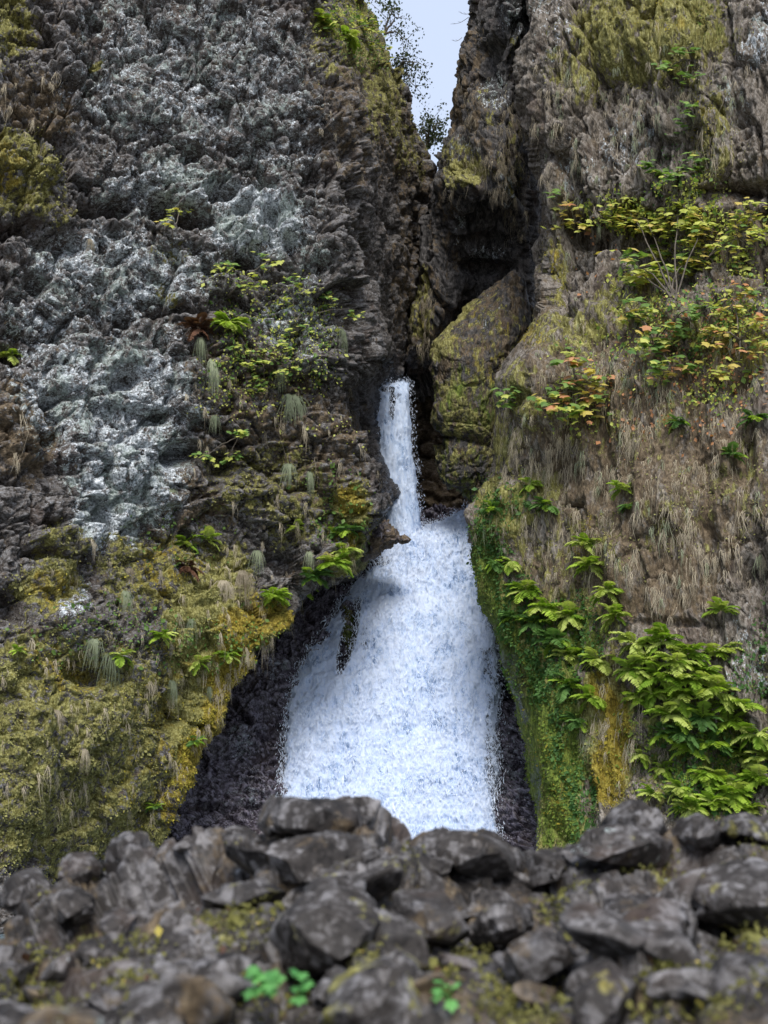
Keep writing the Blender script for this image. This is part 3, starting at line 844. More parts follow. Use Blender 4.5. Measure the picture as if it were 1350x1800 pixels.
def spray(s, n, wfun, size, out, flow, name, label):
    w = wfun(s); w = w / w.sum()
    idx = rng.choice(len(s.P), n, p=w)
    pos = s.P[idx] + s.N0[idx] * (np.abs(rng.normal(size=(n, 1))) * out) + rng.normal(size=(n, 3)) * 0.05
    pos[:, 0] += rng.normal(size=n) * 0.07
    Zd = flow + rng.normal(size=(n, 3)) * 0.45
    X, Y, Z = basis_from(Zd)
    k = size * 0.8 * np.exp(rng.normal(size=n) * 0.4)
    V, F = scatter(OCT_V, OCT_F, pos, X, Y, Z, np.stack([k, k, k * rng.uniform(1.5, 7.5, n)], -1))
    me = fast_mesh(name, V, F, False)
    link(name, me, MAT_SPRAY, label=label, cat='spray', kind='stuff')
spray(S_LOW, 40000, lambda s: (0.5 + 2.6 * np.clip(s.e, 0, .75) + 1.0 * sstep(.3, .9, s.v)) * (s.py < 1500) * (blobs(s.px, s.py, [(612, 1122, 9, 62, 1, 14)], .3) < .5), .0115, .12, np.array([0, -.35, -1.0]), 'spray_drops', 'white drops and torn strands flying off the broad lower waterfall')
spray(S_UP, 5000, lambda s: 0.6 + 2 * s.e, .011, .12, np.array([0, 0, -1.0]), 'spray_drops', 'fine white spray around the narrow upper waterfall')
# the thin side stream left of the bare rock rib
# ================================================================== FOREGROUND RIDGE
CREST_X = [-500, -200, 0, 60, 110, 180, 260, 330, 430, 500, 640, 715, 770, 850, 910, 990, 1060, 1115, 1180, 1250, 1350, 1500, 1800]
CREST_Y = [1690, 1665, 1645, 1618, 1600, 1552, 1525, 1485, 1442, 1428, 1435, 1478, 1478, 1478, 1505, 1500, 1470, 1440, 1452, 1446, 1442, 1440, 1450]
xs = [-1100, -500, -260, -60, 60, 180, 300, 420, 540, 660, 780, 900, 1020, 1140, 1260, 1380, 1560, 1800, 2500]
def crest(x): return float(np.interp(x, CREST_X, CREST_Y)) + 27
def ridgeD(px, py):
    c = np.interp(px, CREST_X, CREST_Y)
    t = (np.asarray(py, float) - c) / (1800 - c)
    return 7.4 - 2.7 * np.clip(t, -.1, 2) ** 0.85 if np.ndim(t) == 0 else 7.4 - 2.7 * np.clip(t, 0, 2) ** 0.85
FR = []
for k, t in enumerate([-3, -2, -1, 0, .12, .3, .5, .75, 1.0, 1.35, 1.8]):
    pts = []
    for x in xs:
        c = crest(x)
        if t == -3: pts.append((CX + (x - CX) * .55, 14.0, 2400))
        elif t == -2: pts.append((CX + (x - CX) * .72, 10.2, 1950))
        elif t == -1: pts.append((CX + (x - CX) * .92, 8.3, c + 60))
        else: pts.append((x, 7.4 - 2.7 * t ** 0.85, c + (1800 - c) * t))
    FR.append((0, pts))
S_FRONT = Sheet(FR, 2.3)
s = S_FRONT
far_amp = 1 + 0 * s.px
displace(s, [(.80, .16), (.38, .085), (.19, .030), (.09, .007)], 301, 1.7, 0.12, 0.10, 0.8, None, -.03 + 0 * s.px, 0.003, 0, dict(stepy=.40, tilt=1.25))
wx, wy = wob(s, 40, 3.0, 303)
moss = blobs(wx, wy, [(60, 1740, 70, 60, .55), (110, 1640, 60, 60, .45), (420, 1610, 60, 60, .62), (700, 1560, 40, 60, .62), (790, 1700, 60, 30, .5), (640, 1700, 80, 20, .55), (1330, 1620, 40, 120, .55), (1220, 1750, 80, 60, .5),
      (1000, 1600, 60, 60, .45), (930, 1780, 100, 40, .5), (260, 1720, 60, 60, .4), (480, 1760, 80, 50, .4), (1150, 1540, 40, 40, .5)], .5)
build_sheet(s, 'rocky_ridge', MAT_FRONT, (moss * .8, .02 + 0 * s.px, .5 + 0 * s.px), (.1 + 0 * s.px, .22 + 0 * s.px, .40 + 0 * s.px))

ridge = bpy.data.objects['rocky_ridge']
BOULDERS = [
 # polygon, lift towards the viewer, thickness, seed, kind
 ([(0, 1572), (25, 1558), (50, 1540), (80, 1535), (102, 1552), (108, 1568), (75, 1590), (30, 1604), (-20, 1604), (-30, 1585)], .22, 'dark rounded boulder at the far left end of the ridge crest'),
 ([(102, 1540), (125, 1508), (165, 1500), (196, 1520), (190, 1548), (165, 1572), (130, 1570), (108, 1558)], .26, 'black shadowed boulder on the crest, second from the left end'),
 ([(180, 1492), (225, 1472), (258, 1482), (300, 1505), (290, 1535), (240, 1560), (200, 1545), (190, 1520)], .24, 'dark boulder with a pale ridge line just left of the small crest stones'),
 ([(440, 1432), (480, 1409), (560, 1416), (655, 1418), (682, 1440), (706, 1452), (718, 1472), (660, 1484), (580, 1478), (470, 1466), (445, 1450)], .34, 'big flat-topped slab on the crest directly in front of the lower waterfall'),
 ([(370, 1490), (440, 1472), (510, 1475), (590, 1488), (650, 1506), (690, 1518), (672, 1535), (600, 1547), (540, 1560), (470, 1555), (400, 1535), (362, 1510)], .36, 'long lens-shaped slab with a pale top edge, below the flat-topped crest slab'),
 ([(520, 1566), (570, 1546), (640, 1540), (692, 1528), (690, 1560), (672, 1580), (610, 1584), (550, 1580)], .22, 'purplish rock wedged under the right end of the long pale-edged slab'),
 ([(458, 1672), (500, 1625), (530, 1600), (572, 1572), (622, 1578), (662, 1600), (684, 1622), (668, 1660), (640, 1692), (560, 1716), (495, 1695)], .36, 'large grey rock with a bright ridge across it, above the bright green herbs'),
 ([(688, 1504), (740, 1476), (800, 1462), (872, 1460), (908, 1482), (930, 1505), (895, 1530), (850, 1545), (790, 1535), (720, 1528)], .34, 'broad pale grey boulder on the crest at the right foot of the lower waterfall'),
 ([(702, 1580), (735, 1570), (792, 1580), (835, 1615), (820, 1650), (790, 1672), (740, 1682), (706, 1640)], .30, 'dark blocky boulder below the broad pale crest boulder'),
 ([(912, 1525), (930, 1494), (985, 1486), (1035, 1508), (1020, 1540), (980, 1552), (930, 1550)], .26, 'round grey boulder right of the broad pale crest boulder'),
 ([(975, 1490), (1040, 1466), (1120, 1468), (1175, 1490), (1165, 1512), (1110, 1522), (1060, 1512), (1010, 1508)], .24, 'pale streaked slab lying below the pointed dark crest rock'),
 ([(1045, 1462), (1080, 1432), (1115, 1416), (1150, 1436), (1184, 1458), (1160, 1474), (1100, 1476)], .26, 'pointed dark rock rising on the crest in front of the orange moss'),
 ([(1170, 1466), (1198, 1438), (1240, 1430), (1268, 1450), (1262, 1480), (1225, 1500), (1188, 1498)], .24, 'angular bluish grey rock right of the pointed dark crest rock'),
 ([(1240, 1446), (1300, 1430), (1380, 1430), (1400, 1480), (1340, 1500), (1280, 1498), (1250, 1475)], .28, 'grey boulder at the right end of the ridge crest'),
 ([(78, 1585), (130, 1572), (168, 1598), (176, 1625), (150, 1644), (112, 1622), (86, 1604)], .18, 'flat violet-grey slab tilted below the black crest boulder'),
 ([(165, 1634), (198, 1608), (250, 1612), (262, 1648), (222, 1668), (182, 1658)], .24, 'dark pyramid-shaped rock with a pale top, left part of the ridge face'),
 ([(122, 1672), (165, 1652), (212, 1690), (240, 1725), (190, 1722), (142, 1704)], .20, 'violet-grey wedge-shaped rock under the dark pyramid-shaped rock'),
 ([(-40, 1690), (20, 1682), (62, 1690), (66, 1716), (40, 1736), (-30, 1738)], .20, 'flat grey rock at the left edge of the picture, low on the ridge'),
 ([(186, 1770), (255, 1738), (340, 1742), (368, 1775), (350, 1830), (200, 1835)], .30, 'coarse speckled brown-grey rock at the bottom, left of the bright green herbs'),
 ([(566, 1790), (618, 1722), (682, 1694), (722, 1706), (742, 1770), (730, 1840), (590, 1840)], .34, 'grey rock with a mossy left shoulder at the bottom centre'),
 ([(-20, 1782), (45, 1770), (92, 1788), (84, 1835), (-20, 1840)], .2, 'dark bluish rock in the bottom left corner'),
 ([(822, 1640), (850, 1605), (905, 1590), (962, 1602), (950, 1640), (885, 1668), (840, 1664)], .28, 'smooth tan-grey boulder right of the dark blocky boulder'),
 ([(876, 1722), (905, 1672), (958, 1648), (1002, 1686), (990, 1742), (930, 1764)], .30, 'hollowed grey boulder below the smooth tan-grey boulder'),
 ([(1076, 1690), (1092, 1672), (1112, 1682), (1114, 1706), (1096, 1722), (1078, 1712)], .12, 'small round stone lying on the dark lower right rocks'),
 ([(1004, 1740), (1060, 1700), (1102, 1724), (1112, 1780), (1060, 1815), (1006, 1795)], .26, 'dim grey rock under the small round stone'),
 ([(1098, 1630), (1150, 1585), (1235, 1592), (1262, 1650), (1200, 1720), (1130, 1690)], .34, 'large dark angular boulder right of the small round stone'),
 ([(1215, 1575), (1262, 1525), (1330, 1515), (1400, 1545), (1390, 1630), (1290, 1645), (1235, 1610)], .32, 'large dark boulder at the right edge of the ridge'),
 ([(536, 1758), (560, 1716), (606, 1708), (640, 1716), (600, 1752), (566, 1772)], .16, 'slate-grey flat stone beside the mossy-shouldered rock'),
 ([(328, 1580), (390, 1545), (452, 1548), (522, 1566), (502, 1592), (410, 1604), (345, 1602)], .22, 'low dark rock below the left end of the long pale-edged slab'),
 ([(1240, 1750), (1280, 1700), (1350, 1690), (1400, 1740), (1390, 1830), (1270, 1830)], .3, 'dark boulder in the bottom right corner'),
]
def mossy(cx, cy, r):
    return lambda x, y, P: blobs(x, y, [(cx, cy, r, r * .6, .55)])
for k, (poly, th, lab) in enumerate(BOULDERS):
    pa = np.array(poly, float); c = pa.mean(0)
    cc = np.interp(c[0], CREST_X, CREST_Y)
    D = 7.4 - 2.7 * max(0, (c[1] - cc) / (1800 - cc)) ** 0.85
    w = pa[:, 0].ptp() if hasattr(pa[:, 0], 'ptp') else np.ptp(pa[:, 0])
    h = np.ptp(pa[:, 1])
    mm = [.12, .18, .12, .1, .1, .15, .16, .14, .12, .14, .1, .1, .16, .2, .1, .12, .1, .16, .2, .34, .12, .12, .14, .1, .15, .14, .25, .1, .2, .2][k]
    pale = [.0, 0, .1, .22, .30, .25, .28, .25, .05, .2, .42, .05, .22, .15, .25, .15, .22, .15, .2, .18, .15, .2, .15, .25, .15, .08, .1, .15, .05, 0][k]
    brown = .30 if k in (3, 4, 7, 8, 18, 21, 22) else .15
    poly = [tuple(v) for v in (c + (pa - c) * np.array([1.12, 1.14]))]
    add_rock('boulder', poly, D + .015, th * 1.25, MAT_FRONT, A=(mm + .08, pale - .22, .42), B=(.1, .2, brown), label=lab, cat='boulder', nth=int(max(60, w * .62)), nr=int(max(26, h * .36)), power=2.1, tilt=.0016,
             seed=400 + k, scales=((.45, .080), (.20, .024), (.08, .003)), zs=1.6, cuts=18)

# smaller stones lodged in the ridge face, pieces of the ridge
protos = []
for k in range(10):
    sub = bpy.data.meshes.new('stone')
    import bmesh
    bm = bmesh.new()
    bmesh.ops.create_icosphere(bm, subdivisions=4, radius=1.0)
    co = np.array([v.co[:] for v in bm.verts])
    d = unit(co)
    r = np.full(len(d), 9.0)
    for q in range(11):
        nn = unit(rng.normal(size=3)); off = rng.uniform(.62, 1.0)
        dn = d @ nn
        r = np.minimum(r, np.where(dn > .05, off / np.maximum(dn, .05), 9))
    r = np.minimum(r, 1.35) + .05 * fbm(d * 3 + 9 * k, 3, 500 + k)
    for v, x in zip(bm.verts, d * r[:, None] * np.array([1.25, 1.0, .75])):
        v.co = x
    for f in bm.faces: f.smooth = True
    bm.to_mesh(sub); bm.free()
    n = len(sub.vertices)
    set_mask(sub, 'A', (np.full(n, [.1, .2, .05, .35, .15][k % 5]), np.full(n, [.0, .12, .05, .0, .1][k % 5]), np.full(n, .4)))
    set_mask(sub, 'B', (np.full(n, .1), np.full(n, .2), np.full(n, [.2, .5, .1, .3, .0][k % 5])))
    sub.materials.append(MAT_FRONT)
    protos.append(sub)
vis = np.where((S_FRONT.px > -30) & (S_FRONT.px < 1380) & (S_FRONT.py < 1830) & (S_FRONT.P[:, 1] < 7.6))[0]
pick = rng.choice(vis, 70, replace=False)
for k, i in enumerate(pick):
    o = bpy.data.objects.new('stone', protos[k % 10])
    C.objects.link(o)
    o.parent = ridge
    r = float(np.clip(rng.lognormal(-2.75, .45), .03, .16)) * (0.75 if S_FRONT.P[i, 1] > 7.2 else 1)
    o.location = S_FRONT.P[i] + S_FRONT.N0[i] * r * .25
    o.rotation_euler = (rng.uniform(-.5, .5), rng.uniform(-.5, .5), rng.uniform(0, 6.28))
    o.scale = (r * rng.uniform(.9, 1.5), r * rng.uniform(.8, 1.2), r * rng.uniform(.7, 1.1))

# ================================================================== VEGETATION
def surf(s, px, py):
    d = (s.px - px) ** 2 + (s.py - py) ** 2
    near = np.where(d < 16)[0]
    if len(near) == 0: i = int(d.argmin())
    else: i = int(near[s.P[near, 1].argmin()])
    n = s.N0[i].copy()
    if n[1] > -0.2: n = unit(n + np.array([0, -1.0, 0]))
    return s.P[i].copy(), n

# ---- hanging grass: each blade a bent strip of three segments
def blades(s, w, n, length, width, name, mat, label, droop=1.0, outw=0.55, seg=3, cat='grass', clump=0):
    w = np.clip(w, 0, None); w = w / w.sum()
    if clump:
        roots = rng.choice(len(s.P), max(1, n // clump), p=w)
        idx = np.repeat(roots, clump)
        jit = rng.normal(size=(len(idx), 3)) * length * .10
        rl = np.repeat(np.exp(rng.normal(size=len(roots)) * .35), clump)
    else:
        idx = rng.choice(len(s.P), n, p=w); jit = 0; rl = 1
    n = len(idx)
    P = s.P[idx] + jit - s.N0[idx] * .02
    N = unit(s.N0[idx] + rng.normal(size=(n, 3)) * .35)
    Ls = length * np.exp(rng.normal(size=n) * .35) * rl
    side = unit(np.cross(N, np.array([0, 0, 1.0])) + rng.normal(size=(n, 3)) * .25)
    Wd = width * rng.uniform(.6, 1.4, n)
    V = []
    for k in range(seg + 1):
        t = k / seg
        c = P + N * (Ls * outw * math.sin(t * 1.5) * .5)[:, None] + np.array([0, 0, -1.0]) * (Ls * (t ** 1.35) * droop - Ls * .10 * math.sin(t * 3.1))[:, None] + side * (Ls * .12 * t * rng.normal(size=n))[:, None]
        ww = (Wd * (1 - t * .85))[:, None]
        V += [c - side * ww / 2, c + side * ww / 2]
    V = np.stack(V, 1)
    k = 2 * (seg + 1)
    f = np.array([(2 * q, 2 * q + 1, 2 * q + 3, 2 * q + 2) for q in range(seg)])
    F = (f[None] + (np.arange(n) * k)[:, None, None]).reshape(-1, 4)
    return link(name, fast_mesh(name, V.reshape(-1, 3), F), mat, label=label, cat=cat, kind='stuff')

r = S_RIGHT
front = (r.N0[:, 1] < .6) & (r.px < 1400) & (r.px > 820) & (r.py > -60) & (r.py < 1500)
gx, gy = wob(r, 26, .5, 610)
gw = blobs(gx, gy, [(1080, 760, 190, 190, 1), (1120, 880, 220, 110, 1.2), (1130, 980, 170, 90, 1.1), (950, 600, 60, 50, .9), (925, 730, 60, 90, 1.3), (885, 780, 30, 80, 1.2), (1020, 560, 90, 50, .8), (1200, 720, 140, 100, .6), (1010, 230, 70, 170, .75), (1140, 200, 150, 130, .6),
     (1080, 1280, 60, 130, .8), (1010, 1060, 60, 60, .6), (1290, 950, 60, 100, .6), (1230, 620, 120, 50, .3), (1240, 270, 50, 90, .5), (980, 330, 30, 160, .4), (1180, 1130, 120, 30, .5)], .5) * front
gw = gw * sstep(-.25, .15, fbm(r.base * 1.3, 3, 640))
blades(r, gw, 12000, .40, .016, 'hanging_grass', MAT_GRASS_DRY, 'dry tan grass hanging all over the right cliff', clump=12)
blades(r, gw * (0.3 + (gy < 700)), 3500, .36, .016, 'hanging_grass', MAT_GRASS_PALE, 'pale green grass mixed into the dry grass of the right cliff', clump=12)
l = S_LEFT
lx, ly = wob(l, 26, .5, 620)
lfront = (l.px > -60) & (l.px < 790) & (l.py > -60) & (l.py < 1600) & (l.N0[:, 1] < 0.2)
glw = blobs(lx, ly, [(60, 160, 70, 60, 1.0), (560, 100, 30, 110, .7), (610, 180, 40, 120, .8), (670, 120, 40, 90, .6), (450, 760, 160, 120, .30), (560, 820, 100, 100, .4), (420, 1000, 120, 80, .8), (330, 1150, 160, 120, .5),
      (150, 1200, 160, 80, .5), (180, 1350, 200, 120, .25), (130, 980, 60, 60, .4), (30, 740, 60, 80, .3), (550, 950, 80, 60, .5), (380, 1040, 140, 70, .5)], .5) * lfront
blades(l, glw, 8000, .30, .015, 'hanging_grass', MAT_GRASS_DRY, 'dry tan grass hanging in wisps on the left cliff', clump=14)
q = S_SPIRE
sp = blobs(q.px, q.py, [(890, 270, 50, 90, 1), (820, 310, 40, 40, 1), (740, 540, 20, 60, .6), (905, 370, 20, 60, .8), (850, 180, 40, 60, .4)], .5) * (q.N0[:, 1] < -.1)
blades(q, sp, 3500, .38, .018, 'hanging_grass', MAT_GRASS_DRY, 'dry grass strands on the spire left of the deep crack', clump=10)

# ---- moss and small-leaved ground cover: tiny leaf flakes
KITE_V = np.array([(0, 0, 0), (.5, .5, .12), (0, 1, 0), (-.5, .5, .12)], float)
KITE_F = np.array([(0, 1, 2, 3)])
def flakes(s, w, n, size, name, mat, label, out=.03, down=.5, cat='moss', rise=0.0):
    w = np.clip(w, 0, None); w = w / w.sum()
    idx = rng.choice(len(s.P), n, p=w)
    N = unit(s.N0[idx] + rng.normal(size=(n, 3)) * .45)
    Yd = unit(N * .55 + np.array([0, 0, -down]) + rng.normal(size=(n, 3)) * .55)
    X = unit(np.cross(Yd, N)); Z = np.cross(X, Yd)
    pos = s.P[idx] + s.N0[idx] * (rng.random((n, 1)) * out) + rng.normal(size=(n, 3)) * size * .4
    k = size * np.exp(rng.normal(size=n) * .4)
    V, F = scatter(KITE_V, KITE_F, pos, X, Yd, Z, np.stack([k * .9, k * 1.3, k], -1))
    return link(name, fast_mesh(name, V, F, False), mat, label=label, cat=cat, kind='stuff')
clm = fbm(l.base * 1.7, 3, 77) > -.1
crm = fbm(r.base * 1.7, 3, 78) > -.1
flakes(l, (LM['moss'] * (1 - np.clip(LM['gold'] * 1.2, 0, 1)) - .15) * lfront * clm, 30000, .040, 'moss', MAT_MOSS_FLAKE, 'olive moss covering the lower left cliff')
flakes(l, (LM['gold'] * LM['moss']) * lfront * (l.py > 840), 9000, .036, 'moss', MAT_MOSS_GOLD, 'golden yellow moss along the left cliff edge beside the wet rock')
flakes(r, (RM['moss'] * (1 - np.clip(RM['gold'] + RM['green'], 0, 1)) - .1) * front * crm, 16000, .040, 'moss', MAT_MOSS_FLAKE, 'olive moss on the right cliff')
flakes(r, RM['gold'] * front, 6000, .036, 'moss', MAT_MOSS_GOLD, 'orange golden moss streak low on the right cliff')
flakes(r, RM['green'] * RM['moss'] * front, 16000, .048, 'moss', MAT_MOSS_GREEN, 'wet green moss on the rib right of the lower waterfall')
cov = blobs(gx, gy, [(880, 890, 40, 40, .9), (858, 950, 26, 80, 1), (890, 1060, 36, 60, 1), (905, 1150, 20, 50, .5), (955, 1170, 30, 60, 1.0), (1005, 1290, 18, 100, .6), (1030, 1390, 20, 60, .8), (1330, 1150, 30, 80, .3), (1000, 1120, 60, 60, .4), (1250, 1350, 100, 80, .25), (1250, 560, 120, 60, .12), (1180, 300, 60, 60, .1)], .45) * front
flakes(r, cov, 15000, .075, 'creeping_plants', MAT_FERN_DARK, 'small-leaved green plants creeping over the rib beside the lower waterfall', .07, .5, 'ground cover')
flakes(l, blobs(lx, ly, [(480, 620, 90, 80, .5), (520, 560, 60, 60, .5), (600, 920, 40, 40, 1), (580, 860, 60, 30, .4), (260, 1120, 200, 60, .3), (330, 950, 80, 40, .3), (610, 50, 50, 30, 1.2), (650, 90, 40, 40, .9), (420, 540, 40, 20, .5)], .5) * lfront, 4200, .075, 'creeping_plants', MAT_LEAF_GREEN, 'small green leaves scattered over the left cliff', .12, .3, 'ground cover')
flakes(l, blobs(lx, ly, [(480, 620, 90, 90, .5), (530, 540, 60, 60, .5), (450, 700, 80, 60, .3), (600, 40, 50, 30, 1.0), (560, 780, 80, 40, .15), (440, 500, 60, 30, .3)], .5) * lfront, 2600, .070, 'creeping_plants', MAT_LEAF_LIME, 'yellowish leaves of thin creepers on the left cliff', .15, .2, 'ground cover')
ch = S_FRONT
cw = blobs(*wob(ch, 40, 3, 303), [(60, 1740, 70, 60, .8), (110, 1640, 60, 50, .5), (430, 1610, 60, 50, 1), (700, 1560, 34, 60, .9), (790, 1700, 60, 30, .8), (620, 1700, 50, 30, .8), (1330, 1620, 40, 120, .9), (1220, 1750, 80, 60, .7), (1000, 1600, 50, 50, .6), (930, 1780, 100, 40, .8), (250, 1700, 60, 60, .5), (1150, 1540, 30, 30, .8), (1250, 1560, 60, 20, .5), (480, 1760, 80, 50, .4)], .5) * (ch.py < 1850)
flakes(ch, cw, 20000, .017, 'moss', leaf_material('moss_front', (.06, .058, .015), (.34, .33, .10), 9.0, .15, .9), 'yellow green moss and litter in the gaps of the foreground ridge', .03, .0)
flakes(ch, cw + .05, 900, .015, 'leaf_litter', MAT_LEAF_YELLOW, 'small fallen leaves, yellow and tan, on the foreground ridge', .03, 0, 'leaf litter')
flakes(ch, cw + .08, 260, .026, 'leaf_litter', MAT_FERN_DEAD, 'small brown fallen leaves on the foreground ridge', .03, 0, 'leaf litter')
flakes(r, blobs(gx, gy, [(1250, 620, 130, 120, .6), (1180, 700, 120, 80, .5), (1310, 560, 60, 60, .6), (1050, 440, 60, 60, .3)], .5) * front, 900, .085, 'leaf_litter', MAT_LEAF_ORANGE, 'brown and pinkish fallen leaves caught on the right cliff', .05, .2, 'leaf litter')

vine = blobs(gx, gy, [(1120, 370, 90, 34, 1), (1230, 390, 70, 50, .9), (1310, 430, 60, 60, .8), (1130, 490, 60, 30, .5), (1180, 590, 110, 60, .35), (1290, 560, 60, 60, .5), (1240, 660, 90, 60, .3), (1010, 690, 60, 60, .3)], .5) * front * (fbm(r.base * 1.6, 3, 655) > -.15)
flakes(r, vine, 3600, .085, 'creeping_plants', MAT_LEAF_LIME, 'small lime leaves of climbing plants between the shrubs of the right cliff', .35, .15, 'ground cover')
flakes(r, vine, 1500, .085, 'creeping_plants', MAT_LEAF_GREEN, 'small mid green leaves of climbing plants between the shrubs of the right cliff', .30, .15, 'ground cover')
# ---- ferns: arching fronds with drooping leaflets
def frond_mesh(kind, seed):
    g = np.random.default_rng(seed)
    V, F = [], []
    def rach(t):
        return np.array([0.05 * math.sin(seed + 2 * t), t * .95, .18 * math.sin(t * 2.2) - .42 * t * t])
    n = 12 if kind != 'palm' else 8
    for k in range(10):                       # stalk
        a, b = rach(k / 10), rach((k + 1) / 10)
        i = len(V); w = .010 * (1 - k / 12)
        V += [a + (-w, 0, 0), a + (w, 0, 0), b + (w, 0, 0), b + (-w, 0, 0)]
        F.append((i, i + 1, i + 2, i + 3))
    for k in range(n):
        t = .14 + .84 * k / (n - 1)
        p = rach(t)
        Ls = (.34 * math.sin(math.pi * min(1, t * .92 + .08)) ** .8 + .05) * g.uniform(.85, 1.15)
        for sgn in (-1, 1):
            d = unit(np.array([sgn * 1.0, .40 + .6 * t, -.30 - .35 * g.random()]))
            wd = .072 + .02 * g.random()
            s1 = unit(np.cross(d, np.array([0, 0, 1.0]))) * wd
            i = len(V)
            V += [p, p + d * Ls * .45 + s1 + (0, 0, .012), p + d * Ls + (0, 0, -.10 * Ls), p + d * Ls * .45 - s1 + (0, 0, .012)]
            F.append((i, i + 1, i + 2, i + 3))
    return fast_mesh('frond', np.array(V), np.array(F), False)
FROND = {}
for mk, mat in (('bright', MAT_FERN), ('pale', MAT_FERN_PALE), ('dark', MAT_FERN_DARK), ('dead', MAT_FERN_DEAD)):
    FROND[mk] = []
    for k in range(4):
        me = frond_mesh('f', 30 + k); me.materials.append(mat); FROND[mk].append(me)
GREENWORD = {'bright': 'bright green', 'pale': 'pale lime green', 'dark': 'dark green', 'dead': 'withered brown'}
def fern(s, px, py, size, kind, label, n=9, group=None, mixk=None, spread=1.15, outw=.6):
    P, N = surf(s, px, py)
    P = P + N * .03
    m = size / FPX * P[1]
    root = bpy.data.objects.new('fern', None); C.objects.link(root)
    root.location = P
    root.empty_display_size = .1
    tag(root, label, 'fern', None, group)
    T = unit(np.cross(np.array([0, 0, 1.0]), N)); Z = np.array([0, 0, 1.0])
    H = unit(N * np.array([1, 1, 0]))
    for k in range(n):
        a = (-1 + 2 * (k + .5) / n) * spread * math.pi / 2 + rng.normal() * .12
        yd = unit(T * math.sin(a) + H * outw * math.cos(a) + Z * (.45 * math.cos(a) + rng.normal() * .40 - .15) + N * .12)
        xd = unit(np.cross(yd, Z)); zd = np.cross(xd, yd)
        kk = kind if (mixk is None or rng.random() > .3) else mixk
        o = bpy.data.objects.new('frond', FROND[kk][k % 4]); C.objects.link(o)
        o.parent = root
        sc = m * .74 * rng.uniform(.7, 1.15)
        M = Matrix([(xd[0], yd[0], zd[0], 0), (xd[1], yd[1], zd[1], 0), (xd[2], yd[2], zd[2], 0), (0, 0, 0, 1)])
        o.matrix_local = M @ Matrix.Diagonal((sc, sc, sc, 1))
    return root

